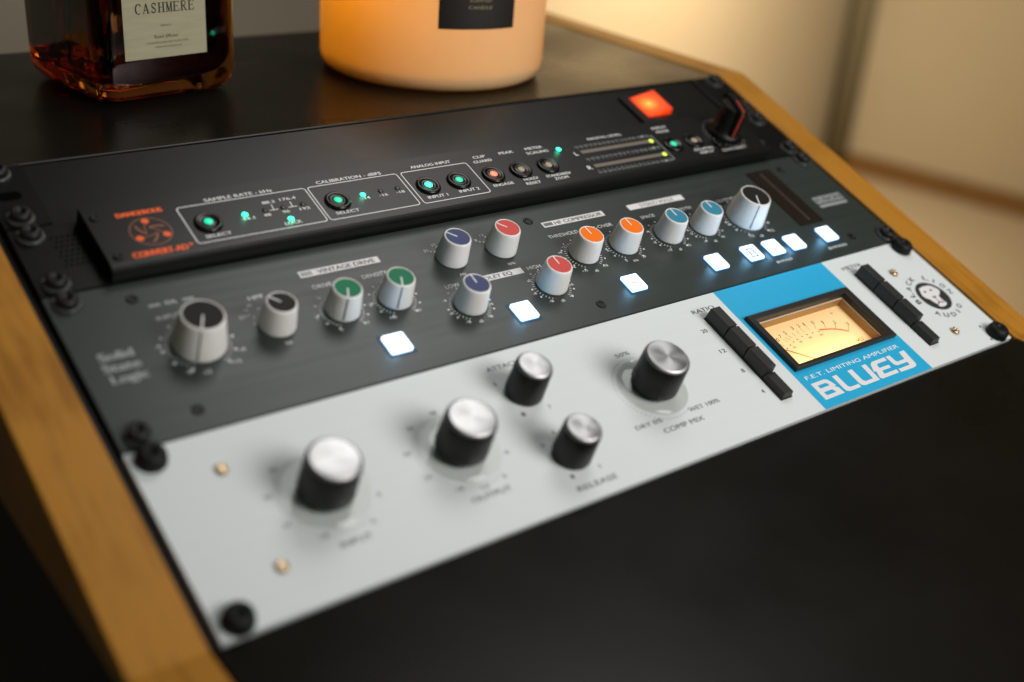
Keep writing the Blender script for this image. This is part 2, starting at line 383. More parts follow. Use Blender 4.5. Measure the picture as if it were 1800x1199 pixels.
mb = MB(); mb.rrect(384.5, 415.5, -37.0, -8.5, [(0, -1.4), (0, 0.1), (0.5, 0.5)], r=1.2); sw = mb.build('switch_bezel', BLACKPL, A.root)
mb = MB()   # rocker: wedge, one end raised
r0 = [(391.2, -32.6, 0.4), (410.4, -32.6, 0.4), (410.4, -12.0, 0.4), (391.2, -12.0, 0.4)]
r1 = [(391.4, -32.4, 0.9), (410.2, -32.4, 4.8), (410.2, -12.2, 4.8), (391.4, -12.2, 0.9)]
r2 = [(392.2, -31.6, 1.4), (409.4, -31.6, 5.3), (409.4, -13.0, 5.3), (392.2, -13.0, 1.4)]
mb.rings([r0, r1, r2])
def rocker_mat():
    mt = bpy.data.materials.new('glowing_orange_rocker'); mt.use_nodes = True; nt = mt.node_tree; b = nt.nodes['Principled BSDF']
    b.inputs['Base Color'].default_value = (0.5, 0.04, 0.006, 1); b.inputs['Roughness'].default_value = 0.5; b.inputs['Specular IOR Level'].default_value = 0.15
    tc = nt.nodes.new('ShaderNodeTexCoord'); vd = nt.nodes.new('ShaderNodeVectorMath'); vd.operation = 'DISTANCE'
    vd.inputs[1].default_value = (0.3985, -0.0225, 0.003); nt.links.new(tc.outputs['Object'], vd.inputs[0])   # the neon bulb behind the cap
    cr = nt.nodes.new('ShaderNodeValToRGB'); e = cr.color_ramp.elements
    e[0].position = 0.0; e[0].color = (1.0, 0.85, 0.30, 1); e[1].position = 1.0; e[1].color = (0.62, 0.03, 0.003, 1)
    k = e.new(0.18); k.color = (1.0, 0.40, 0.035, 1); k = e.new(0.55); k.color = (1.0, 0.10, 0.006, 1)
    mp = nt.nodes.new('ShaderNodeMath'); mp.operation = 'MULTIPLY'; mp.inputs[1].default_value = 84
    nt.links.new(vd.outputs['Value'], mp.inputs[0]); nt.links.new(mp.outputs[0], cr.inputs[0])
    nt.links.new(cr.outputs[0], b.inputs['Emission Color']); b.inputs['Emission Strength'].default_value = 1.0
    return mt
mb.build('rocker', rocker_mat(), sw)

# ------------------------------------------------------------------ unit 2: converter (raised front plate)
B = Unit('converter', 'black audio converter with orange maker\'s mark, green lights and twin level bars', 'rack unit', 44.45)
PH = 8.0
mb = MB(); mb.box(0.4, 482.2, -43.9, -0.5, -3, 0, 0.25); back = mb.build('backplate', BLACKSTEEL, B.root)
mb = MB()
for i in range(6):
    for j in range(7): mb.disc(16.5+i*2.4+(j % 2)*1.2, -9.5-j*3.1, 0.75, 0.04, 10)
mb.build('vent_holes', HOLE, back)
mb = MB(); x0, x1, y0, y1 = 30.5, 447.5, B.y(88.2), B.y(45.6)
layers = [(0, 0.0), (0, PH-3.0), (0.22, PH-1.9), (0.85, PH-0.85), (1.9, PH-0.2), (3.0, PH)]
out = []
for ins, z in layers:
    out.append([(x0, y0+ins, z), (x1, y0+ins, z), (x1, y1-min(ins, 0.4), z), (x0, y1-min(ins, 0.4), z)])
mb.rings(out); fp = mb.build('faceplate', BLACKALU, B.root)
for u in (8.75, 473.85):
    for v in (50.8, 82.55): rack_screw(B, u, v, True)
for u, v in ((33.8, 54.5), (34.2, 81.0), (444, 54.5), (444, 81.0)):
    mb = MB(); mb.lathe(u+1.2, B.y(v), [(2.3, PH), (2.3, PH+0.5), (1.9, PH+0.8), (1.3, PH+0.75), (1.1, PH+0.2)], 20); mb.build('plate_screw', SCREW, fp)
H1 = PH+0.06
def mark(name, material, parent, fn):
    mb = MB(); fn(mb); return mb.build(name, material, parent, fix=False)
def y2(v): return B.y(v)
def rr_path(u0, u1, v0, v1, r=1.6):
    P = []
    for cx, cy, st in ((u1-r, y2(v0)-r, 0), (u0+r, y2(v0)-r, 90), (u0+r, y2(v1)+r, 180), (u1-r, y2(v1)+r, 270)):
        for q in range(6): t = math.radians(st+90*q/5); P.append((cx+r*math.cos(t), cy+r*math.sin(t)))
    return P
for u0, u1 in ((71.4, 136.7), (138.3, 189.4), (191.9, 233.4)):
    mark('outline', INKW, fp, lambda m_: m_.stroke(rr_path(u0, u1, 56.3, 81.8), 0.5, H1, True))
for body, u0, u1, v, cap in (('SAMPLE RATE - kHz', 86.0, 120.5, 55.1, 2.3), ('CALIBRATION - dBFS', 144.6, 181.6, 55.0, 2.3), ('ANALOG INPUT', 200.0, 225.0, 54.4, 2.2),
        ('SELECT', 76.4, 88.8, 79.2, 2.1), ('SELECT', 143.3, 156.0, 78.8, 2.1), ('44.1', 97.4, 103.6, 71.8, 1.9), ('48', 108.4, 112.0, 71.6, 1.9),
        ('96', 118.4, 121.9, 71.4, 1.9), ('192', 127.3, 132.7, 71.4, 1.9), ('88.2', 111.6, 118.1, 63.0, 1.9), ('176.4', 120.8, 129.2, 62.7, 1.9), ('LOCK', 115.5, 124.2, 79.8, 2.1),
        ('-14', 161.2, 166.0, 71.4, 1.9), ('-16', 171.6, 176.4, 71.3, 1.9), ('-18', 181.6, 186.4, 71.2, 1.9), ('INPUT 1', 196.2, 208.2, 79.0, 2.2), ('INPUT 2', 215.8, 228.4, 78.5, 2.2),
        ('CLIP', 240.0, 248.0, 54.3, 2.1), ('GUARD', 238.0, 250.0, 58.1, 2.1), ('ENGAGE', 237.8, 250.8, 78.7, 2.1), ('PEAK', 257.6, 267.3, 54.2, 2.1), ('HOLD/', 258.5, 268.1, 78.1, 2.1), ('RESET', 257.8, 267.6, 81.6, 2.1),
        ('METER', 275.9, 288.0, 53.9, 2.1), ('SCALING', 274.5, 289.7, 57.8, 2.1), ('STANDARD/', 273.6, 290.8, 78.6, 2.1), ('ZOOM', 277.5, 286.9, 81.6, 2.1), ('L', 304.4, 306.6, 65.0, 3.4), ('R', 304.2, 307.2, 78.1, 3.4),
        ('DIGITAL LEVEL', 322.0, 348.0, 53.7, 1.9), ('INPUT', 373.7, 385.8, 53.2, 2.0), ('MODE', 374.5, 384.6, 57.0, 2.0), ('DIGITAL', 388.7, 405.0, 78.0, 2.0), ('INPUT', 391.0, 402.5, 81.3, 2.0), ('CLOCK SELECT', 409.0, 430.0, 82.4, 2.0)):
    mark('lettering', INKW, fp, lambda m_: lettering(m_, B, body, u0, u1, v, cap, H1, bold=0.07))
for body, u0, u1, v, cap in (('DANGEROUS', 44.2, 65.0, 56.7, 3.1), ('CONVERT-AD', 41.5, 66.2, 83.9, 3.8), ('+', 66.9, 69.4, 82.2, 2.6)):
    mark('lettering', INKO, fp, lambda m_: lettering(m_, B, body, u0, u1, v, cap, H1, bold=0.28))
LC = (54.8, y2(68.6))
mark('logo_ring', INKO2, fp, lambda m_: m_.annulus(LC[0], LC[1], 8.9, 9.4, H1))
def swirls(m_):
    def rot(x, y, k): t = math.radians(-120*k); return (LC[0]+x*math.cos(t)-y*math.sin(t), LC[1]+x*math.sin(t)+y*math.cos(t))
    for k in range(3):
        m_.stroke([rot(x, y, k) for x, y in ((-5.4, 4.9), (-5.0, 2.8), (-3.9, 0.5), (-2.4, -1.3))], 1.0, H1)
        m_.stroke([rot(x, y, k) for x, y in ((-2.4, -1.3), (-1.9, 2.5), (-0.6, 6.0))], 0.5, H1+0.02)
mark('logo_swirl', INKO2, fp, swirls)
for u, v in ((54.8, 61.5), (60.8, 72.1), (48.5, 72.1)): mark('logo_dot', INKO, fp, lambda m_: m_.disc(u, y2(v), 1.75, H1+0.04))
def tmarks(m_):
    for u in (115.0, 124.8):
        m_.stroke([(u-2.2, y2(68.0)), (u+2.2, y2(68.0))], 0.45, H1); m_.stroke([(u, y2(67.8)), (u+0.3, y2(64.2))], 0.45, H1+0.02)
mark('bracket_marks', INKW, fp, tmarks)
def soft_button(u, v, material, first=[None]):
    if first[0] is None:
        mb = MB(); mb.lathe(0, 0, [(6.7, PH), (6.7, PH+0.5), (6.3, PH+1.2), (5.4, PH+1.5), (4.6, PH+1.2), (3.6, PH+0.75), (2.6, PH+0.9), (2.2, PH+1.1)], 36)
        first[0] = mb.build('soft_button', GLOSSBLK, fp); o = first[0]
    else: o = first[0].copy(); COL.objects.link(o); o.parent = fp
    o.location = (u*MM, B.y(v)*MM, 0)
    mb = MB(); mb.lathe(0, 0, [(2.15, PH+0.9), (2.1, PH+1.25), (1.5, PH+1.5), (0.6, PH+1.6)], 20); mb.build('button_light', material, o)
for u, mt_ in ((81.3, LED_GREEN_DIM), (148.3, LED_GREEN_DIM), (201.2, LED_GREEN_HOT), (220.3, LED_GREEN_DIM), (242.8, LED_RED), (261.3, LED_OFF), (280.4, LED_OFF), (377.0, LED_GREEN_DIM), (394.4, LED_OFF)):
    soft_button(u, 69.6, mt_)
for u, v, mt_ in ((100.1, 68.0, LED_GREEN_HOT), (119.9, 76.0, LED_GREEN_HOT), (163.5, 67.8, LED_GREEN_HOT), (297.0, 57.4, LED_GREEN_HOT), (110.4, 67.5, LED_DARK), (119.9, 67.6, LED_DARK), (130.3, 67.5, LED_DARK), (173.9, 67.5, LED_DARK), (183.8, 67.4, LED_DARK)):
    mb = MB(); mb.lathe(u, B.y(v), [(1.45, PH), (1.4, PH+0.25), (0.9, PH+0.5), (0.3, PH+0.55)], 18); mb.build('indicator_light', mt_, fp)
    if mt_ is LED_GREEN_HOT:
        l = bpy.data.lights.new('led_glow', 'POINT'); l.energy = 0.0007; l.color = (0.03, 1.0, 0.5); l.shadow_soft_size = 0.0013
        lo = bpy.data.objects.new('led_glow', l); COL.objects.link(lo); lo.location = RACK @ Vector((u*MM, -v*MM, (PH+2.0)*MM))
BAR = mat('smoked_led_bar', (0.16, 0.135, 0.11), 0.35, noise=0.15, nscale=2000)
for v in (63.0, 76.1):
    mb = MB(); mb.box(309.3, 362.6, B.y(v)-1.3, B.y(v)+1.3, PH, PH+0.25)
    bar = mb.build('level_bar', BAR, fp)
    mb = MB(); mb.rrect(363.0, 365.6, B.y(v)-1.45, B.y(v)+1.45, [(0, PH), (0, PH+0.3), (0.4, PH+0.6)], r=0.9); mb.build('peak_light', LED_YEL, fp)
def scale_nums(vb, cap, tick):
    def f(m_):
        for i in range(17):
            u = 308.6+i*3.42
            put_text(m_, str((16-i)*2 if i % 3 else (16-i)), u, u+2.4, B.y(vb), cap, H1)
            m_.stroke([(u+1.2, B.y(vb+tick)), (u+1.2, B.y(vb+tick+0.9))], 0.3, H1)
    return f
mark('scale_marks', INKP, fp, scale_nums(58.6, 1.7, 0.4)); mark('scale_marks', INKP, fp, scale_nums(70.2, 1.9, 0.4)); mark('scale_marks', INKP, fp, scale_nums(82.6, 1.9, -3.2))
mark('outline', INKP, fp, lambda m_: m_.stroke([(366.2, B.y(58.4)), (368.0, B.y(58.4)), (368.0, B.y(81.6)), (366.0, B.y(81.6))], 0.5, H1))
# clock selector knob
kc = (424.0, B.y(66.0))
mb = MB(); mb.lathe(0, 0, [(11.6, PH+0.3), (11.6, PH+2.2), (10.4, PH+3.2), (9.2, PH+4.0), (8.6, PH+12), (8.2, PH+19), (7.4, PH+20.2)], 40)
mb.rrect(-2.6, 2.6, -10.6, 10.6, [(0, PH+3.4), (0.1, PH+21.5), (0.7, PH+22.3)], r=2.2)
kb = mb.build('selector_knob', BLACKPL, fp); kb.location = (kc[0]*MM, kc[1]*MM, 0); kb.rotation_euler = (0, 0, math.radians(-20))
mb = MB(); mb.box(-0.5, 0.5, -10.9, -10.5, PH+3.6, PH+21.0); mb.box(-0.5, 0.5, -10.6, 2, PH+22.32, PH+22.5)
mb.build('pointer_line', mat('red_pointer', (0.42, 0.03, 0.012), 0.5, noise=0.1, nscale=300), kb)
def sel_ticks(m_):
    for i in range(24):
        t = math.radians(-70-i*12.5+20); r0 = 12.8
        m_.stroke([(kc[0]+r0*math.cos(t), kc[1]+r0*math.sin(t)), (kc[0]+(r0+1.8)*math.cos(t), kc[1]+(r0+1.8)*math.sin(t))], 0.35, H1)
mark('scale_marks', INKP, fp, sel_ticks)
mb = MB(); mb.lathe(410.5, B.y(75.0), [(3.4, PH), (3.4, PH+1.4), (2.6, PH+1.8), (1.4, PH+1.2)], 24); mb.build('jack_nut', GLOSSBLK, fp)

# ------------------------------------------------------------------ unit 3: gunmetal processor
C = Unit('processor', 'gunmetal rack processor with coloured knobs and glowing white buttons', 'rack unit', 88.9)
mb = MB(); mb.box(0.4, 482.2, -88.4, -0.4, -3, 0, 0.3); cp = mb.build('faceplate', GUNMETAL, C.root)
HC = 0.06
for u in (8.75, 473.85):
    for v in (95.25, 171.45): rack_screw(C, u, v, True)
for u, v in ((34.6, 99.8), (35.1, 166.4), (247.7, 100.4), (247.5, 166.9), (448.9, 99.8), (447.5, 165.5)):
    mb = MB(); mb.lathe(0, 0, [(2.7, 0.0), (2.7, 0.25), (2.2, 0.45), (1.5, 0.35), (1.2, 0.1)], 24); o = mb.build('panel_screw', BLACKPL, cp)
    o.location = (u*MM, C.y(v)*MM, 0)
# lit push buttons
def lit_button(u, v, first=[None]):
    if first[0] is None:
        mb = MB(); mb.rrect(-7.0, 7.0, -7.0, 7.0, [(0, 0.0), (0, 0.12)], r=0.4); w = mb.build('push_button', WELL, cp)
        mb = MB(); P = []
        for ins, z in ((0, 0.1), (0, 0.75), (0.3, 1.0)):
            a = 6.0-ins; c = 1.5; P.append([(a-c, -a, z), (a, -a+c, z), (a, a-c*0.3, z), (a-c*0.3, a, z), (-a+c, a, z), (-a, a-c, z), (-a, -a+c*0.3, z), (-a+c*0.3, -a, z)])
        mb.rings(P, mtop=1); 
        for k in range(8): mb.mi[8+k] = 1
        mb.build('lit_cap', [LIT_SIDE, LIT_TOP], w); first[0] = w
    else: w = dup(first[0], cp)
    w.location = (u*MM, C.y(v)*MM, 0); return w
BT = [(132.0, ''), (204.0, 'IN'), (275.7, 'IN'), (337.0, 'IN'), (365.4, 'trafo'), (383.5, ''), (401.6, ''), (430.8, '')]
INKBTN = mat('blue_ink_on_button', (0.001, 0.008, 0.02), 0.5, noise=0.05, nscale=300)
INKBTN2 = mat('pale_ink_on_button', (0.12, 0.14, 0.16), 0.5, noise=0.05, nscale=300)
for u, s in BT:
    w = lit_button(u, 159.2)
    l = bpy.data.lights.new('button_glow', 'POINT'); l.energy = 0.0042; l.color = (0.22, 0.60, 1.0); l.shadow_soft_size = 0.003
    lo = bpy.data.objects.new('button_glow', l); COL.objects.link(lo); lo.location = RACK @ Vector((u*MM, -159.2*MM, 0.0055))
    if s == 'IN':
        mb = MB(); put_text(mb, 'IN', -1.5, 1.5, -1.0, 2.1, 1.06, bold=0.08); o = mb.build('lettering', INKBTN if u > 250 and u < 300 else INKBTN2, w, fix=False)
    if s == 'trafo':
        mb = MB()
        for q in (-1, 1):
            mb.stroke([(-3.2, 3.2*q), (3.2, 3.2*q)], 0.9, 1.04); mb.stroke([(2.0*q, -3.1), (2.0*q, 3.1)], 0.8, 1.06); mb.poly([(1.9*q, -1.5), (1.9*q-0.9*q, -1.5), (1.9*q-0.9*q, 1.5), (1.9*q, 1.5)], 1.08)
        mb.build('symbol', INKBTN, w, fix=False)
# printed boxes
LEDWIN = mat('small_led_window', (0.14, 0.16, 0.16), 0.2, noise=0.1, nscale=300)
INKBOX = mat('dark_box_print', (0.02, 0.022, 0.025), 0.5, noise=0.05, nscale=300)
INKBOX2 = mat('pale_box_print', (0.25, 0.25, 0.25), 0.5, noise=0.05, nscale=300)
def title(u0, u1, v0, v1, body, t0, t1, ledwin, ink):
    mb = MB(); mb.poly([(u0, C.y(v1)), (u1, C.y(v1)), (u1, C.y(v0)), (u0, C.y(v0))], 0.06); o = mb.build('title_box', PRINT_WHITE, cp, fix=False)
    mb = MB(); put_text(mb, body, t0, t1, C.y(v1-0.75), v1-v0-1.5, 0.12, bold=0.09); mb.build('lettering', ink, o, fix=False)
    if ledwin:
        mb = MB(); mb.box(u0+0.9, u0+6.6, C.y(v1-0.9), C.y(v0+0.9), 0.0, 0.16); mb.build('led_window', LEDWIN, o)
title(110.6, 153.2, 103.4, 107.6, 'VINTAGE DRIVE', 120, 150.5, True, INKBOX)
title(254.0, 296.7, 103.4, 107.5, 'HF COMPRESSOR', 262.0, 295.0, True, INKBOX)
title(315.1, 357.8, 103.3, 107.6, 'STEREO IMAGE', 324.0, 350.0, False, INKBOX2)
title(187.0, 221.3, 130.9, 134.9, 'VIOLET EQ', 193.5, 214.5, False, INKBOX)
def cl(body, u0, u1, v, cap=2.5, ink=INKW, bold=0.0, name='lettering'):
    mb = MB(); put_text(mb, body, u0, u1, C.y(v), cap, HC, bold=bold); return mb.build(name, ink, cp, fix=False)
for body, u0, u1, v, cap in (('DRIVE', 112.9, 122.6, 116.0, 2.6), ('DENSITY', 138.8, 152.2, 116.2, 2.6), ('Hz', 187.3, 190.6, 127.6, 1.7), ('LOW', 174.8, 182.8, 133.9, 2.5), ('30', 178.3, 181.0, 107.3, 1.9),
        ('50', 184.3, 187.0, 104.4, 1.9), ('12', 213.9, 216.6, 104.4, 1.9), ('8', 209.2, 210.6, 107.2, 1.9), ('kHz', 216.5, 220.7, 127.7, 1.8), ('HIGH', 224.5, 233.0, 133.8, 2.4),
        ('THRESHOLD', 251.3, 271.2, 116.0, 2.5), ('X-OVER', 281.0, 295.6, 116.0, 2.5), ('SPACE', 317.2, 327.4, 115.9, 2.3), ('WIDTH', 344.5, 356.2, 115.9, 2.3), ('OUTPUT TRIM', 377.5, 401.0, 115.9, 2.3),
        ('INPUT TRIM', 39.6, 60.5, 115.0, 2.6), ('HPF', 81.6, 88.8, 114.4, 2.4), ('OFF', 72.8, 78.2, 124.2, 1.9), ('50', 85.0, 88.0, 144.4, 1.7), ('O/L', 46.5, 52.0, 106.6, 2.2), ('BYPASS', 376.5, 389.5, 170.6, 1.6), ('BYPASS', 421.8, 438.0, 170.8, 1.9)):
    cl(body, u0, u1, v, cap)
mb = MB()
for a, b in ((39.4, 44.6), (54.4, 59.6)): mb.poly([(a, C.y(106.5)), (b, C.y(106.5)), (b, C.y(105.0)), (a, C.y(105.0))], HC)
mb.build('led_slots', INKP, cp, fix=False)
for i, (body, a, b) in enumerate((('Solid', 9.6, 23.5), ('State', 9.2, 24.2), ('Logic', 10.2, 25.0))): cl(body, a, b, 130.6+i*6.4, 4.6, INKP, 0.35)
mb = MB(); mb.poly([(449, C.y(134.4)), (474.6, C.y(134.4)), (474.6, C.y(128.6)), (449, C.y(128.6))], HC)
o = mb.build('name_badge', INKP, cp, fix=False)
mb = MB(); put_text(mb, 'FUSION', 450.3, 473.3, C.y(133.4), 3.9, HC+0.06, bold=0.2); mb.build('lettering', GUNMETAL, o, fix=False)
mb = MB(); mb.poly([(448.8, C.y(138.0)), (474.2, C.y(138.0)), (474.2, C.y(135.8)), (448.8, C.y(135.8))], HC); o = mb.build('name_strip', INKP, cp, fix=False)
# level meter window
mb = MB(); mb.rrect(419.0, 440.0, C.y(148.4), C.y(97.2), [(0, 0.0), (0, 0.5), (0.3, 0.7)], r=0.6); mw = mb.build('meter_window', mat('smoked_window', (0.018, 0.013, 0.009), 0.2, noise=0.1, nscale=100), cp)
mb = MB()
for i in range(26):
    v = 101+i*1.75; mb.box(428.3, 430.4, C.y(v)-0.3, C.y(v)+0.3, 0.7, 0.76)
mb.build('meter_scale', mat('meter_print', (0.09, 0.07, 0.05), 0.5, noise=0.1, nscale=300), mw)

def cap_mat(n, c): return mat(n, c, 0.55, spec=0.22, noise=0.06, nscale=900, bump=0.2, bscale=2000, bdist=0.00004)
CAPG = cap_mat('green_cap', (0.012, 0.17, 0.080)); CAPB = cap_mat('violet_blue_cap', (0.055, 0.070, 0.155)); CAPR = cap_mat('coral_red_cap', (0.60, 0.080, 0.070))
CAPO = cap_mat('orange_cap', (0.92, 0.18, 0.004)); CAPT = cap_mat('teal_cap', (0.035, 0.22, 0.33)); CAPK = cap_mat('charcoal_cap', (0.011, 0.010, 0.008))
def ring_marks(u, v, r, n_t, big, h=HC):
    def f(m_):
        cx, cy = u-0.4, C.y(v+0.5)
        for i in range(n_t):
            t = math.radians(-122-296*i/(n_t-1))
            m_.stroke([(cx+r*math.cos(t), cy+r*math.sin(t)), (cx+(r+1.25)*math.cos(t), cy+(r+1.25)*math.sin(t))], 0.28, h)
        for i in range(11):
            t = math.radians(-122-29.6*i)
            m_.disc(cx+(r+2.6)*math.cos(t), cy+(r+2.6)*math.sin(t), 0.5 if not big else 0.65, h, 12)
    return f
KN = {}
def knob(u, v, capm, ang, big=False, ring=True):
    H, rt, rb = (16.7, 9.2, 11.6) if big else (13.6, 6.85, 8.25)
    key = big
    if key not in KN:
        mb = MB(); n = 144
        P = [(rb-0.2, 0.12), (rb, 0.35), (rb-0.02, 0.8, 1), (rb+(rt-rb)*0.35, H*0.4, 1), (rb+(rt-rb)*0.7, H*0.72, 1), (rt+0.12, H-1.0, 1), (rt, H-0.5), (rt-0.25, H-0.12), (rt-0.55, H), (rt-0.75, H-0.05), (rt-0.8, H-0.5)]
        mb.lathe(0, 0, P, n, flute=48, amp=0.06); KN[key] = mb.build('knob', KNOBG, C.root); k = KN[key]
    else: k = KN[key].copy(); COL.objects.link(k); k.parent = C.root
    k.location = (u*MM, C.y(v)*MM, 0); k.rotation_euler = (0, 0, math.radians(ang-90))
    mb = MB(); mb.lathe(0, 0, [(rt-0.82, H-0.6), (rt-0.82, H-0.18), (rt-1.1, H-0.06)], 64, sm=False); mb.build('cap', capm, k)
    mb = MB(); mb.poly([(-0.33, 0.3), (0.33, 0.3), (0.33, rt-0.9), (-0.33, rt-0.9)], H-0.02)
    mb.poly([(-0.33, rt-0.85), (0.33, rt-0.85), (0.33, rt-0.3), (-0.33, rt-0.3)], H+0.05); mb.build('pointer_line', INKW, k, fix=False)
    mb = MB(); w = 0.55
    mb.rings([[(-w/2, rb-0.6, 1.4), (w/2, rb-0.6, 1.4), (w/2, rb+0.13, 1.4), (-w/2, rb+0.13, 1.4)], [(-w/2, rt-0.7, H-0.6), (w/2, rt-0.7, H-0.6), (w/2, rt+0.18, H-0.6), (-w/2, rt+0.18, H-0.6)]])
    mb.build('pointer_groove', GROOVE, k)
    if ring: mark('scale_marks', INKW, cp, ring_marks(u, v, rb+1.1, 31, big))
    return k
for u, v, cm, ang in ((118.9, 131.9, CAPG, -116), (146.7, 132.1, CAPG, -114), (189.6, 114.5, CAPB, 131), (219.7, 115.0, CAPR, 130), (180.2, 146.5, CAPB, 88), (230.1, 146.6, CAPR, 88),
        (262.6, 131.5, CAPO, 91), (290.6, 131.5, CAPO, 88), (323.9, 131.5, CAPT, 89), (351.6, 131.4, CAPT, 88), (86.6, 131.9, CAPK, 130)): knob(u, v, cm, ang, ring=ang < 120)
knob(50.4, 132.3, CAPK, -117, True); knob(385.4, 131.9, CAPK, -119, True)
def nums(L, cap=1.75):
    mb = MB()
    for body, u, v in L:
        wd = 0.62*cap*len(body)*1.05; put_text(mb, body, u-wd/2, u+wd/2, C.y(v)-cap/2, cap, HC+0.02)
    mb.build('scale_numbers', INKW, cp, fix=False)
nums([('+2', 254.8, 123.6), ('+4', 250.0, 127.0), ('+6', 248.6, 132.5), ('+8', 250.5, 138.8), ('+10', 255.0, 142.9), ('dB', 261.7, 144.6), ('-10', 269.0, 142.7)])
nums([('0', 228.6, 136.6), ('-3', 219.8, 140.6), ('-6', 217.4, 149.5), ('-9', 222.4, 157.0), ('dB', 229.0, 158.3), ('+9', 235.6, 156.9), ('+6', 240.8, 149.6)])
nums([('-3', 169.2, 140.6), ('-6', 167.6, 149.3), ('-9', 172.4, 156.8), ('dB', 179.2, 158.2), ('+9', 185.4, 156.7), ('+6', 190.6, 149.4)])
nums([('4', 278.4, 133.0), ('3', 284.0, 142.6), ('kHz', 289.6, 144.0), ('20', 296.6, 142.6)])
nums([('-4', 313.2, 126.0), ('-8', 311.0, 134.8), ('-12', 315.7, 142.6), ('dB', 322.9, 143.8), ('+12', 330.3, 142.3)])
nums([('-2', 339.2, 134.6), ('-4', 343.4, 142.5), ('dB', 350.6, 143.8), ('+4', 358.2, 142.2)])
nums([('0', 111.6, 121.5), ('5', 105.4, 133.2), ('0', 112.5, 143.2), ('11', 125.6, 142.6)]); nums([('MIN', 139.4, 143.4), ('MAX', 153.4, 142.6), ('2', 133.0, 133.0)])
nums([('-6', 34.0, 129.0), ('-9', 40.0, 146.4), ('-12', 46.8, 148.6), ('+9', 66.0, 141.2), ('+12', 60.8, 146.8)], 2.0); nums([('-6', 370.2, 134.0), ('-12', 377.4, 146.6), ('dB', 384.6, 148.2), ('+12', 395.0, 146.0)], 2.0)
nums([('30', 77.5, 119.8), ('40', 80.0, 117.4)])
def few(L):
    mb = MB()
    for u, v in L: mb.disc(u, C.y(v), 0.55, HC, 12)
    mb.build('scale_dots', INKW, cp, fix=False)
few([(181.6, 107.7), (186.6, 105.4), (183.6, 108.3)]); few([(211.4, 107.8), (216.5, 105.3), (213.4, 108.4)]); few([(78.9, 124.8), (83.2, 120.2), (77.6, 128.5)])

# ------------------------------------------------------------------ unit 4: silver and blue compressor
D = Unit('compressor', 'silver and blue rack compressor with amber needle meter and black silver-topped knobs', 'rack unit', 177.8)
MU0, MU1, MV0, MV1 = 324.6, 396.4, 204.8, 237.6
mb = MB(); mb.frame(0.4, 482.2, -88.3, -0.4, MU0-1.5, MU1+1.5, D.y(MV1+1.5), D.y(MV0-1.5), -3, 0); dp = mb.build('faceplate', SILVER, D.root)
mb = MB(); mb.frame(317.2, 405.8, -88.28, -0.42, MU0-1.5, MU1+1.5, D.y(MV1+1.5), D.y(MV0-1.5), -0.1, 0.07); mb.build('blue_field', BLUE, dp)
for u in (8.75, 473.85):
    for v in (184.15, 260.35): rack_screw(D, u, v, False)
for u, v in ((448.4, 199.9), (446.9, 249.8), (31.2, 197.6), (32.6, 246.2)):
    mb = MB(); mb.lathe(0, 0, [(2.6, 0.0), (2.6, 0.6), (2.1, 1.5), (1.3, 1.8), (1.1, 1.2)], 20); o = mb.build('brass_screw', BRASS, dp); o.location = (u*MM, D.y(v)*MM, 0)
mb = MB()
for u, v in ((468.5, 252.5), (466.5, 262.6)): mb.disc(u, D.y(v), 0.8, 0.05, 14)
mb.build('pin_holes', INKB, dp, fix=False)
def dl(body, u0, u1, v, cap=2.6, ink=INKG, bold=0.0, h=0.05, **k):
    mb = MB(); put_text(mb, body, u0, u1, D.y(v), cap, h, bold=bold, **k); return mb.build('lettering', ink, dp, fix=False)
for body, u0, u1, v, cap in (('INPUT', 56.8, 70.3, 247.4, 2.8), ('OUTPUT', 116.2, 135.8, 248.5, 2.8), ('ATTACK', 163.2, 181.6, 188.0, 2.7), ('RELEASE', 162.8, 184.6, 260.5, 2.8), ('COMP MIX', 223.2, 248.6, 248.3, 2.8),
        ('50%', 231.0, 239.6, 200.8, 2.4), ('DRY 0%', 210.8, 227.0, 241.9, 2.4), ('WET 100%', 244.4, 264.4, 242.0, 2.4), ('RATIO', 293.6, 309.5, 188.6, 2.7), ('METER', 415.6, 432.4, 188.2, 2.6)): dl(body, u0, u1, v, cap, INKG, bold=0.06)
for body, u, v in (('20', 290.8, 201.6), ('12', 290.7, 216.4), ('8', 291.7, 231.0), ('4', 292.0, 245.8)): dl(body, u-0.95*len(body), u+0.95*len(body), v, 2.6, INKB, bold=0.07)
for L in ((('48', 125.7, 200.6), ('36', 111.8, 204.6), ('30', 103.5, 216.3), ('24', 105.2, 230.1), ('18', 114.7, 240.0), ('6', 136.5, 241.1), ('0', 144.7, 230.6), ('12', 125.5, 243.0)), (('36', 49.3, 204.3), ('30', 41.6, 215.7), ('24', 42.5, 230.0), ('18', 53.1, 239.7), ('6', 73.9, 240.6), ('0', 82.2, 230.1)),
        (('3', 162.1, 195.3), ('7', 179.2, 215.4), ('1', 164.6, 215.0)), (('3', 162.2, 233.2), ('7', 180.3, 252.4), ('1', 164.8, 252.4), ('5', 171.6, 229.0))):
    mb = MB()
    for body, u, v in L: w = 0.85*len(body); put_text(mb, body, u-w, u+w, D.y(v)-1.1, 2.2, 0.05)
    mb.build('scale_numbers', INKG, dp, fix=False)
def dots(cx, cv, r, n, a0=-60, span=300):
    def f(m_):
        for i in range(n):
            t = math.radians(a0-span*i/(n-1)); m_.disc(cx+r*math.cos(t), D.y(cv)+r*math.sin(t), 0.28, 0.05, 8)
    return f
for cx, cv in ((235.6, 222.6), (125.6, 222.6), (63.0, 222.0)): mark('scale_dots', INKG, dp, dots(cx, cv, 19.6, 51))
dl('F.E.T. LIMITING AMPLIFIER', 322.2, 398.4, 247.3, 2.5, INKW, h=0.12)
Hb = 0.12
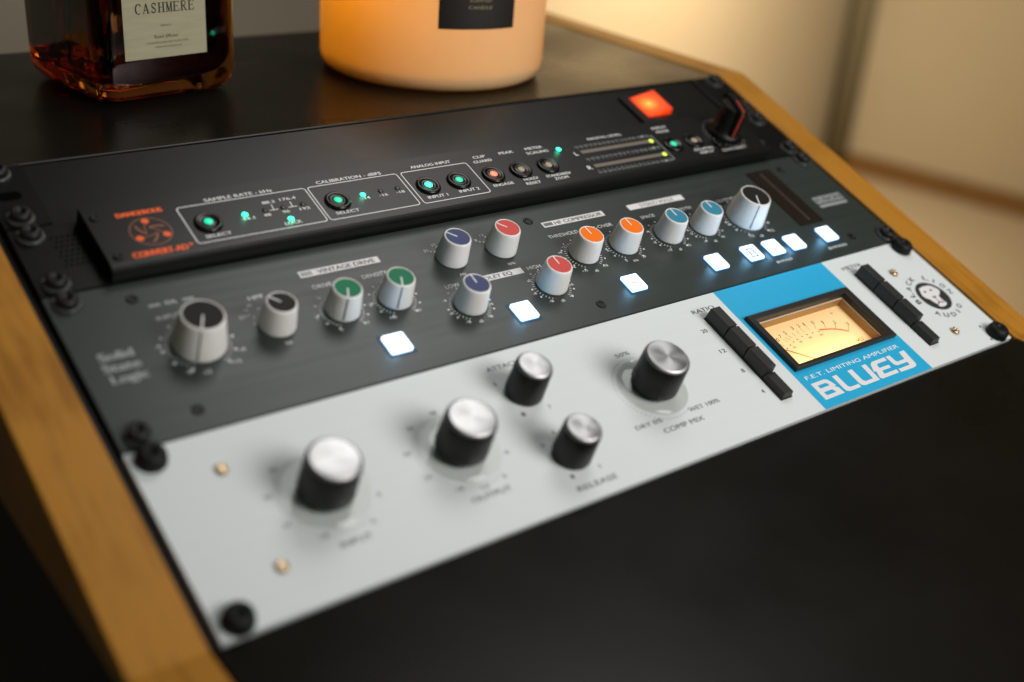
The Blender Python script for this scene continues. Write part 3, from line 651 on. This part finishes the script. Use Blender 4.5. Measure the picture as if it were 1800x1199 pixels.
def lp(pts, z=Hb): mb = MB(); mb.poly([(u, D.y(v)) for u, v in pts], z); return mb
o = lp([(322.2, 250.0), (332.2, 250.0), (334.2, 250.8), (335.2, 252.4), (336.4, 255.5), (334.6, 255.6), (336.6, 257.2), (337.0, 261.2), (322.3, 261.3)]).build('logo_letter', PRINT_WHITE, dp, fix=False)
for P in ([(325.4, 252.2), (331.2, 252.2), (332.4, 253.2), (332.4, 254.3), (325.4, 254.3)], [(325.4, 256.9), (331.6, 256.9), (332.8, 259.1), (325.4, 259.1)]): lp(P, Hb+0.04).build('letter_counter', BLUE, o, fix=False)
for P in ([(338.8, 250.0), (342.3, 250.0), (342.5, 258.3), (343.6, 259.3), (350.3, 259.3), (350.0, 261.4), (341.2, 261.4), (339.3, 260.6), (338.8, 259.0)],
          [(351.1, 250.0), (354.7, 250.0), (354.9, 258.3), (356.2, 259.3), (362.2, 259.3), (362.6, 250.0), (366.2, 250.0), (365.6, 261.4), (353.6, 261.4), (351.6, 260.6), (351.0, 259.0)],
          [(369.2, 251.2), (371.4, 250.0), (382.0, 250.0), (382.0, 252.2), (374.0, 252.2), (372.8, 252.9), (372.5, 255.0), (380.2, 255.0), (380.0, 257.0), (372.4, 257.0), (371.9, 259.2), (382.0, 259.2), (381.8, 261.4), (368.0, 261.4), (366.7, 260.4), (368.3, 256.4), (366.8, 255.6)],
          [(383.2, 250.0), (386.7, 250.0), (386.9, 254.3), (387.7, 255.1), (393.9, 255.1), (394.9, 250.0), (399.2, 250.0), (398.2, 260.0), (397.0, 261.3), (394.5, 261.8), (383.5, 261.6), (383.6, 259.4), (393.4, 259.4), (393.8, 257.3), (385.6, 257.2), (383.8, 256.2)]):
    lp(P).build('logo_letter', PRINT_WHITE, dp, fix=False)
# round lion emblem
EC = (459.6, 223.2)
mb = MB(); mb.disc(EC[0], D.y(EC[1]), 11.4, 0.05, 64); em = mb.build('emblem', INKB, dp, fix=False)
face = [(454.9, 215.3), (460.0, 214.7), (464.4, 215.3), (466.6, 217.2), (468.3, 219.9), (467.6, 221.8), (464.9, 223.5), (463.1, 224.5), (463.0, 226.0), (463.0, 227.8), (463.7, 230.2), (462.0, 231.7), (458.7, 232.2), (455.8, 231.3), (456.0, 229.4), (454.9, 227.1), (454.1, 224.6), (452.2, 223.0), (451.7, 220.6), (453.0, 218.0)]
lp(face, 0.09).build('emblem_face', PRINT_WHITE, em, fix=False)
for u, v in ((456.6, 218.8), (462.2, 218.8)):
    mb = MB(); mb.disc(u, D.y(v), 0.75, 0.12, 14, rx=1.0); mb.build('emblem_eye', INKB, em, fix=False)
lp([(457.4, 223.4), (461.4, 223.6), (459.3, 225.3)], 0.12).build('emblem_nose', INKB, em, fix=False)
mb = MB(); mb.stroke([(456.4, D.y(229.6)), (458.4, D.y(228.3)), (460.4, D.y(228.6)), (462.8, D.y(229.4))], 0.7, 0.12); mb.stroke([(459.3, D.y(225.2)), (459.2, D.y(228.2))], 0.5, 0.13); mb.build('emblem_mouth', INKB, em, fix=False)
def arc_text(body, a0, a1, r, cap, inward):
    mb = MB(); n = len(body)
    for i, chh in enumerate(body):
        if chh == ' ': continue
        t = a0+(a1-a0)*i/(n-1); tr = math.radians(t); w = 1.75 if chh != 'I' else 0.35
        ex = (math.sin(tr), -math.cos(tr)) if not inward else (-math.sin(tr), math.cos(tr)); ey = (math.cos(tr), math.sin(tr)) if not inward else (-math.cos(tr), -math.sin(tr))
        rb = r if not inward else r+cap
        def fn(x, y, z): return (EC[0]+rb*math.cos(tr)+x*ex[0]+y*ey[0], D.y(EC[1])+rb*math.sin(tr)+x*ex[1]+y*ey[1], z)
        put_text(mb, chh, -w, w, 0, cap, 0.06, fn=fn, bold=0.16)
    return mb.build('lettering', INKB, dp, fix=False)
arc_text('BLACK LION', 182, -2, 14.0, 3.5, False); arc_text('AUDIO', 228, 312, 14.0, 3.5, True)

# black knobs with spun aluminium tops
def metal_knob(u, v, big, skirt):
    H, r = (18.0, 11.0) if big else (17.6, 8.4); z0 = 3.0 if skirt else 1.0
    mb = MB(); n = 96
    mb.lathe(0, 0, [(r+0.35, z0), (r+0.55, z0+0.5, 1), (r+0.3, z0+H*0.5, 1), (r+0.05, z0+H-1.6, 1), (r-0.15, z0+H-1.2)], n, flute=32, amp=0.10)
    k = mb.build('knob', BLACKPL, D.root); k.location = (u*MM, D.y(v)*MM, 0)
    mb = MB(); mb.lathe(0, 0, [(r-0.2, z0+H-1.3), (r-0.1, z0+H-1.1), (r-0.12, z0+H-0.95), (r-1.05, z0+H-0.16), (r-1.3, z0+H-0.02), (r-1.5, z0+H), (r*0.5, z0+H-0.01), (0.05, z0+H-0.02)], 72); mb.build('metal_cap', ALU, k)
    if skirt:
        mb = MB(); mb.lathe(0, 0, [(17.6, 0.5), (17.8, 0.9), (17.3, 1.4), (14.5, 2.3), (11.8, 2.9), (9.0, 3.0)], 72); mb.build('clear_skirt', CLEAR, k)
    else:
        mb = MB(); mb.lathe(0, 0, [(r+0.1, 0.1), (r+0.2, 1.0)], 48); mb.build('base_ring', BLACKPL, k)
    return k
for u, v, b_, s_ in ((62.9, 221.8, True, True), (125.9, 222.4, True, True), (172.1, 204.2, False, False), (171.2, 242.4, False, False), (236.0, 222.5, True, True)): metal_knob(u, v, b_, s_)

# piano keys in their slots
def key_bank(ub, u1):
    mb = MB(); mb.box(ub, u1, D.y(253.1), D.y(192.7), 0.0, 0.35, 0.1); bank = mb.build('key_slot', BLACKPL, D.root)
    for i in range(4):
        va = 193.0+i*15.0; vb = va+14.7; top = 7.5 if i < 3 else 3.9
        cx = (ub+u1)/2; y0, y1 = D.y(vb), D.y(va)
        mb = MB()
        def ring(hw, iy, z): return [(cx-hw, y0+iy, z), (cx+hw, y0+iy, z), (cx+hw, y1-iy, z), (cx-hw, y1-iy, z)]
        mb.rings([ring(3.9, 0.0, 0.3), ring(3.85, 0.02, 0.9), ring(3.5, 0.10, 1.1), ring(3.15, 0.32, top-0.5), ring(3.0, 0.45, top-0.12), ring(2.75, 0.7, top)])
        mb.build('key', SOFTBLACK, bank)
    return bank
key_bank(297.0, 305.4); key_bank(419.3, 427.7)

# needle meter
METERBLK = mat('meter_frame_black', (0.020, 0.018, 0.015), 0.42, noise=0.1, nscale=600, bump=0.2, bscale=1500, bdist=0.00005)
mb = MB()
def fr(ins, z, inner):
    a0, a1, b0, b1 = (320.1, 402.6, D.y(240.6), D.y(200.6)) if not inner else (MU0, MU1, D.y(MV1), D.y(MV0))
    return [(a0+ins, b0+ins, z), (a1-ins, b0+ins, z), (a1-ins, b1-ins, z), (a0+ins, b1-ins, z)]
mb.rings([fr(0, 0.08, 0), fr(0, 1.9, 0), fr(0.25, 2.35, 0), fr(0.7, 2.6, 0), fr(-0.9, 2.6, 1), fr(-0.5, 2.4, 1), fr(-0.3, 2.0, 1), fr(-0.1, -0.9, 1)], cap0=False, cap1=False)
mtr = mb.build('meter_frame', METERBLK, D.root)
DIALM = mat('backlit_dial_card', (0.85, 0.66, 0.38), 0.6, noise=0.02, nscale=60, emit=(1.0, 0.52, 0.17), estr=0.34)
MWALL = mat('cream_meter_rim', (0.85, 0.68, 0.52), 0.3, noise=0.03, nscale=100); MWALL2 = mat('brown_meter_housing', (0.26, 0.15, 0.055), 0.4, noise=0.05, nscale=100)
mb = MB()
def wr(ins, z): return [(MU0+ins-0.6, D.y(MV1)+ins-0.6, z), (MU1-ins+0.6, D.y(MV1)+ins-0.6, z), (MU1-ins+0.6, D.y(MV0)-ins+0.6, z), (MU0+ins-0.6, D.y(MV0)-ins+0.6, z)]
mb.rings([wr(0, -1.0), wr(1.3, -1.05), wr(1.4, -1.6), wr(1.4, -7.0)], cap0=False, cap1=False); [mb.mi.__setitem__(q, 1) for q in range(4, 12)]; mb.build('meter_housing', [MWALL, MWALL2], mtr)
mb = MB(); mb.poly([(p[0], p[1]) for p in wr(1.38, 0)], -6.0); dial = mb.build('dial', DIALM, mtr, fix=False)
HD = -5.94
INKD = mat('brown_dial_ink', (0.20, 0.085, 0.015), 0.6, noise=0.05, nscale=100); INKDR = mat('red_dial_ink', (0.75, 0.11, 0.02), 0.6, noise=0.05, nscale=100)
mb = MB()
for s, (u, v) in zip(('20', '10', '7', '5', '3', '2', '1', '0', '1', '2', '3', '+'), ((331.5, 216.4), (335.2, 215.0), (339.5, 213.4), (344.5, 212.3), (351.7, 210.8), (357.0, 210.6), (361.4, 210.7), (367.9, 211.4), (374.6, 213.0), (382.3, 215.4), (389.6, 219.0), (386.1, 209.4))):
    w = (0.85 if s != '1' else 0.4)*len(s); put_text(mb, s, u-w, u+w, D.y(v)-1.25, 2.5, HD)
TK = [(334.5, 217.9), (336.4, 220.2), (339.8, 215.8), (341.2, 218.5), (341.9, 214.9), (343.6, 217.9), (344.4, 214.1), (345.8, 216.8), (348.6, 213.7), (348.9, 216.6), (352.8, 213.1), (352.8, 215.9), (356.7, 212.7), (356.9, 215.6), (361.7, 212.1), (361.3, 215.6), (367.6, 212.9), (366.1, 216.0), (374.6, 214.0), (372.8, 217.4), (382.0, 215.9), (379.0, 219.7), (389.1, 220.3), (385.7, 223.6)]
for i in range(0, len(TK), 2): mb.stroke([(TK[i][0], D.y(TK[i][1])), (TK[i+1][0], D.y(TK[i+1][1]))], 0.24, HD)
for u, v in ((336.8, 222.0), (340.5, 220.6), (344.3, 219.4), (348.1, 218.6), (352.8, 217.8), (357.1, 217.6), (361.6, 217.7), (366.1, 218.2)): mb.disc(u, D.y(v), 0.45, HD, 12)
for s, u, v in (('20', 341.5, 222.6), ('40', 348.8, 220.6), ('60', 357.3, 219.8), ('80', 366.1, 220.4)): put_text(mb, s, u-1.1, u+1.1, D.y(v)-0.7, 1.3, HD)
put_text(mb, 'VU', 384.0, 389.5, D.y(232.4), 2.2, HD)
mb.build('dial_markings', INKD, dial, fix=False)
mb = MB(); mb.stroke([(u, D.y(v)) for u, v in ((367.5, 217.2), (372.7, 218.2), (377.3, 219.5), (381.7, 221.5), (385.4, 223.9))], 0.85, HD+0.02); mb.build('red_arc', INKDR, dial, fix=False)
mb = MB(); mb.box(0, 1, 0, 1, 0, 1); mb = MB()
p0 = (333.0, D.y(223.0)); p1 = (350.5, D.y(238.2)); dx, dy = p1[0]-p0[0], p1[1]-p0[1]; L = math.hypot(dx, dy); nx, ny = -dy/L*0.16, dx/L*0.16
mb.rings([[(p0[0]+nx, p0[1]+ny, z), (p0[0]-nx, p0[1]-ny, z), (p1[0]-nx, p1[1]-ny, z), (p1[0]+nx, p1[1]+ny, z)] for z in (-4.9, -4.6)]); mb.build('needle', INKD, mtr)
mb = MB(); mb.box(MU0-0.05, MU1+0.05, D.y(MV1)-0.05, D.y(MV0)+0.05, -0.75, -0.45); 
GLASSP = clear_mat('clear_meter_pane', (0.99, 0.99, 0.98), 0.3); mb.build('meter_glass', GLASSP, mtr)
def meter_bulb(u, v, pw):
    l = bpy.data.lights.new('meter_bulb', 'AREA'); l.shape = 'RECTANGLE'; l.size = 0.056; l.size_y = 0.003; l.energy = pw; l.color = (1.0, 0.66, 0.30)
    o = bpy.data.objects.new('meter_bulb', l); COL.objects.link(o)
    p = RACK @ Vector((u*MM, -v*MM, -0.0022)); o.location = p
    tgt = RACK @ Vector((u*MM, -(v-16)*MM, -0.0070)); o.rotation_euler = (tgt-p).to_track_quat('-Z', 'Y').to_euler()
meter_bulb(358, 236.0, 0.0095)

# ------------------------------------------------------------------ amber reed diffuser bottle on the top
BA = math.radians(8.61); BS = 87.5
bot = thing('diffuser_bottle', 'square amber glass diffuser bottle with cream paper label on the desk top', 'bottle', (0.0856, 0.0715, TOPZ-0.0006+0.0001), (0, 0, BA))
def rsq(ins, r, z, seg=8, s=BS):
    out = []; a0, a1 = ins, s-ins; rr = max(r, 0.5)
    for cx, cy, st in ((a1-rr, a1-rr, 0), (a0+rr, a1-rr, 90), (a0+rr, a0+rr, 180), (a1-rr, a0+rr, 270)):
        for q in range(seg+1): t = math.radians(st+90*q/seg); out.append((cx+rr*math.cos(t), cy+rr*math.sin(t), z))
    return out
AMBER = mat('amber_glass', (0.36, 0.135, 0.034), 0.02, trans=1.0, ior=1.5)
OIL = mat('amber_oil', (0.74, 0.36, 0.12), 0.0, trans=1.0, ior=1.36)
mb = MB(); mid = BS/2
outer = [rsq(17, 6, 1.2), rsq(13, 7, 0.0), rsq(9.0, 8, 0.2), rsq(4.5, 9, 2.0), rsq(1.6, 9.5, 6.0), rsq(0.3, 10, 12.0), rsq(0, 10, 20), rsq(0, 10, 98), rsq(0.8, 10, 104), rsq(4.0, 11, 109), rsq(12, 14, 113), rsq(24, 16, 116), rsq(27, 16.5, 120), rsq(27, 16.5, 134)]
inner = [rsq(30.5, 13.2, 134), rsq(30.5, 13.2, 117), rsq(14, 12, 108.5), rsq(6.0, 8, 102), rsq(5.0, 7, 96), rsq(5.0, 7, 24), rsq(6.0, 7, 17), rsq(9.5, 7, 12.5), rsq(16, 8, 10.0), rsq(28, 10, 9.0)]
mb.rings(outer+inner, sm=True); mb.build('glass', AMBER, bot)
mb = MB(); mb.rings([rsq(28.2, 10, 8.9), rsq(15.9, 8, 9.9), rsq(9.4, 7, 12.4), rsq(5.9, 7, 16.9), rsq(4.9, 7, 24), rsq(4.9, 7, 84)], sm=True); mb.build('oil', OIL, bot)
LABM = mat('cream_linen_paper', (0.36, 0.34, 0.22), 0.75, noise=0.16, nscale=420, stretch=(0.12, 1, 1), bump=0.3, bscale=500, bdist=0.0001)
def pbox(x0, x1, z0, z1, y0, y1):
    mb = MB(); mb.rings([[(x0, y, z0), (x1, y, z0), (x1, y, z1), (x0, y, z1)] for y in (y1, y0)]); return mb
lab = pbox(15.0, 65.0, 24.2, 82.0, -0.25, -0.05).build('label', LABM, bot)
INKL = mat('dark_label_ink', (0.02, 0.018, 0.012), 0.6, noise=0.1, nscale=300)
def flat_front(x, y, z): return (x, z, y)
# hand-drawn serif capitals: thick and thin strokes with slab feet
def serif(mb, ch, x, z, w, h, d):
    T, t, sf = w*0.24, w*0.10, w*0.12
    def S(P, wd): mb2 = MB(); mb2.stroke(P, wd, 0); n = mb.add([(p[0], d, p[1]) for p in mb2.v]); [mb.face([n+i for i in f]) for f in mb2.f]
    def foot(cx, zz, ww): S([(cx-ww/2, zz), (cx+ww/2, zz)], t*0.9)
    X = lambda a: x+a*w; Z = lambda a: z+a*h
    if ch in 'HMER' : S([(X(0.16), Z(0)), (X(0.16), Z(1))], T if ch != 'M' else t*1.2); foot(X(0.16), Z(0.02), T+2*sf); foot(X(0.16), Z(0.98), T+2*sf)
    if ch == 'H': S([(X(0.84), Z(0)), (X(0.84), Z(1))], T); foot(X(0.84), Z(0.02), T+2*sf); foot(X(0.84), Z(0.98), T+2*sf); S([(X(0.16), Z(0.52)), (X(0.84), Z(0.52))], t)
    if ch == 'M': S([(X(0.9), Z(0)), (X(0.9), Z(1))], T); foot(X(0.9), Z(0.02), T+2*sf); foot(X(0.9), Z(0.98), T+sf); S([(X(0.16), Z(1)), (X(0.52), Z(0.05))], T*0.95); S([(X(0.52), Z(0.05)), (X(0.86), Z(1))], t)
    if ch == 'E':
        for q, e in ((0.03, 0.9), (0.52, 0.7), (0.97, 0.86)): S([(X(0.16), Z(q)), (X(e), Z(q))], t)
        S([(X(0.9), Z(0)), (X(0.92), Z(0.24))], t); S([(X(0.86), Z(1)), (X(0.87), Z(0.78))], t); S([(X(0.68), Z(0.42)), (X(0.68), Z(0.62))], t)
    if ch == 'R': S([(X(0.16), Z(0.97)), (X(0.55), Z(0.97)), (X(0.74), Z(0.88)), (X(0.78), Z(0.74)), (X(0.7), Z(0.58)), (X(0.5), Z(0.5)), (X(0.16), Z(0.5))], t*1.5); S([(X(0.45), Z(0.5)), (X(0.82), Z(0.04)), (X(1.0), Z(0.03))], T*0.8)
    if ch == 'A': S([(X(0.1), Z(0)), (X(0.5), Z(1))], t*1.2); S([(X(0.48), Z(1)), (X(0.88), Z(0))], T); S([(X(0.25), Z(0.34)), (X(0.74), Z(0.34))], t); foot(X(0.1), Z(0.02), 2.6*sf); foot(X(0.88), Z(0.02), T+2*sf)
    if ch == 'C':
        P = [(0.52+0.42*math.cos(math.radians(a)), 0.5+0.5*math.sin(math.radians(a))) for a in range(40, 325, 15)]; S([(X(a), Z(b)) for a, b in P[:6]], t*1.3); S([(X(a), Z(b)) for a, b in P[5:14]], T*0.95); S([(X(a), Z(b)) for a, b in P[13:]], t*1.3); S([(X(0.86), Z(1)), (X(0.86), Z(0.7))], t)
    if ch == 'S':
        S([(X(a), Z(b)) for a, b in ((0.82, 0.76), (0.68, 0.96), (0.42, 0.97), (0.22, 0.84), (0.24, 0.64))], t*1.5); S([(X(a), Z(b)) for a, b in ((0.24, 0.64), (0.45, 0.52), (0.68, 0.42))], T); S([(X(a), Z(b)) for a, b in ((0.68, 0.42), (0.82, 0.24), (0.66, 0.05), (0.4, 0.02), (0.2, 0.2))], t*1.6); S([(X(0.82), Z(0.98)), (X(0.82), Z(0.72))], t); S([(X(0.18), Z(0.02)), (X(0.18), Z(0.3))], t)
    if ch == 'W': S([(X(0.0), Z(1)), (X(0.28), Z(0))], T*0.9); S([(X(0.28), Z(0)), (X(0.5), Z(1))], t); S([(X(0.46), Z(1)), (X(0.72), Z(0))], T*0.9); S([(X(0.72), Z(0)), (X(0.96), Z(1))], t); foot(X(0.02), Z(0.98), 3*sf); foot(X(0.95), Z(0.98), 3*sf)
def serif_word(word, x0, x1, z, h):
    n = len(word); step = (x1-x0)/n; mb = MB()
    for i, ch in enumerate(word): serif(mb, ch, x0+i*step+step*0.08, z, step*0.80, h, -0.31-0.004*(i % 2))
    mb.build('lettering', INKL, lab, fix=False)
serif_word('CASHMERE', 22.0, 58.6, 48.2, 5.2); serif_word('WARM', 29.5, 51.0, 56.4, 5.2)
for body, x0, x1, z, cap in (('500ml e', 37.0, 43.4, 40.8, 1.2), ('Reed diffuser', 33.0, 47.6, 34.6, 2.0), ('TRANSFORM A NEW WAY TO FILL YOUR', 28.0, 53.5, 31.9, 0.95), ('HOME WITH FRAGRANCE', 33.0, 49.2, 29.5, 0.95)):
    mb = MB(); put_text(mb, body, x0, x1, z, cap, -0.31, fn=flat_front); mb.build('lettering', INKL, lab, fix=False)
REEDM = mat('dark_reed', (0.03, 0.018, 0.010), 0.7, noise=0.3, nscale=400)
MXB = Matrix.Translation(bot.location) @ Matrix.Rotation(BA, 4, 'Z')
for i, (xa, ya, xb, yb, lab_) in enumerate(((10.5, 12, 40, 40, 'front left corner'), (9, 40, 41, 44, 'left side'), (33, 76, 42, 46, 'back left'), (46, 77, 45, 46, 'back middle'), (72, 62, 46, 44, 'right back'), (74, 30, 46, 41, 'right front'))):
    mb = MB(); d = Vector((xb-xa, yb-ya, 122)); a = MXB @ (Vector((xa, ya, 16))*MM)
    mb.tube((0, 0, 0), tuple((d)*1.9), 1.7, 10); o = mb.build('reed_stick', REEDM); o.location = a; o.rotation_euler = (0, 0, BA)
    o['label'] = 'thin dark reed leaning in the amber bottle, foot at its '+lab_; o['category'] = 'reed'; o['group'] = 'reeds in the amber bottle'

# ------------------------------------------------------------------ candle jar
ADDED_FLAME_W = 0.12
can = thing('candle_jar', 'wide cream candle jar with small black label on the desk top', 'candle', (0.311, 0.094, TOPZ-0.0006+0.0001))
def jar_mat():
    mt = bpy.data.materials.new('cream_translucent_jar'); mt.use_nodes = True; nt = mt.node_tree; b = nt.nodes['Principled BSDF']
    tc = nt.nodes.new('ShaderNodeTexCoord'); nz = nt.nodes.new('ShaderNodeTexNoise'); nz.inputs['Scale'].default_value = 25
    nt.links.new(tc.outputs['Object'], nz.inputs['Vector'])
    mx = nt.nodes.new('ShaderNodeMix'); mx.data_type = 'RGBA'; mx.inputs[6].default_value = (0.82, 0.70, 0.44, 1); mx.inputs[7].default_value = (0.87, 0.75, 0.48, 1)
    nt.links.new(nz.outputs['Fac'], mx.inputs[0]); nt.links.new(mx.outputs[2], b.inputs['Base Color'])
    b.inputs['Roughness'].default_value = 0.25; b.inputs['Coat Weight'].default_value = 0.3
    tr = nt.nodes.new('ShaderNodeBsdfTranslucent'); tr.inputs[0].default_value = (0.95, 0.66, 0.14, 1)
    ms = nt.nodes.new('ShaderNodeMixShader'); ms.inputs[0].default_value = 0.5
    nt.links.new(b.outputs[0], ms.inputs[1]); nt.links.new(tr.outputs[0], ms.inputs[2]); nt.links.new(ms.outputs[0], nt.nodes['Material Output'].inputs[0])
    return mt
JAR = jar_mat(); CR = 72.0
mb = MB(); mb.lathe(0, 0, [(58, 0.8), (62, 0.0), (66, 0.5), (69.2, 2.4), (71.2, 5.6), (CR, 10), (CR, 60), (CR, 108), (71.2, 110), (69.6, 110), (69.0, 108), (69.0, 8), (66, 4)], 96); mb.build('jar', JAR, can)
WAXM = mat('cream_wax', (0.85, 0.66, 0.38), 0.4, noise=0.03, nscale=40)
mb = MB(); mb.lathe(0, 0, [(65.5, 4.2), (68.6, 8.2), (68.6, 9.5), (67, 9.2), (10, 9.2)], 64); wx = mb.build('wax', WAXM, can)
ADDED_FLAME = mat('added_flame_glow', (1.0, 0.6, 0.2), 0.5, emit=(1.0, 0.55, 0.16), estr=30, noise=0.02, nscale=40)
for k in range(3):
    t = math.radians(195+120*k); cx, cy = 36*math.cos(t), 30*math.sin(t)
    mb = MB(); mb.tube((cx, cy, 8.8), (cx+0.6, cy, 46), 1.0, 8); wk = mb.build('wick', REEDM, wx)
    if k: continue      # one unseen flame added, so the jar's left side glows orange
    mb = MB(); mb.lathe(cx+0.6, cy, [(0.6, 44), (2.6, 48), (3.4, 53), (2.8, 60), (1.5, 67), (0.3, 73)], 16); mb.build('added_flame', ADDED_FLAME, wk)
    l = bpy.data.lights.new('added_flame_light', 'POINT'); l.energy = ADDED_FLAME_W; l.color = (1.0, 0.72, 0.26); l.shadow_soft_size = 0.004
    fo = bpy.data.objects.new('added_flame_light', l); COL.objects.link(fo); fo.location = (0.311+(cx+0.6)*MM, 0.094+cy*MM, TOPZ+0.080)
def curved(x, y, z):   # x in mm along the girth from -102.4 degrees, y height
    t = math.radians(-102.35)+x/CR; r = CR+z; return (r*math.cos(t), r*math.sin(t), y)
hw = math.radians(19.6)*CR
mb = MB(); n = 24
ra = [mb.add([curved(-hw+2*hw*i/n, z, dz) for i in range(n+1)]) for z, dz in ((39.0, 0.05), (39.0, 0.3), (84, 0.3), (84, 0.05))]
for a, b in zip(ra, ra[1:]):
    for i in range(n): mb.face((a+i, a+i+1, b+i+1, b+i), 0, False)
lb = mb.build('label', mat('black_label_paper', (0.010, 0.006, 0.004), 0.5, noise=0.1, nscale=300), can)
INKGOLD = mat('dull_gold_ink', (0.30, 0.24, 0.12), 0.5, noise=0.1, nscale=300)
for body, w, z in (('CANDLE', 7.5, 50.8), ('SCENTED', 7.0, 55.0)):
    mb = MB(); put_text(mb, body, -w+0.5, w+0.5, z, 2.0, 0.36, fn=curved); mb.build('lettering', INKGOLD, lb, fix=False)
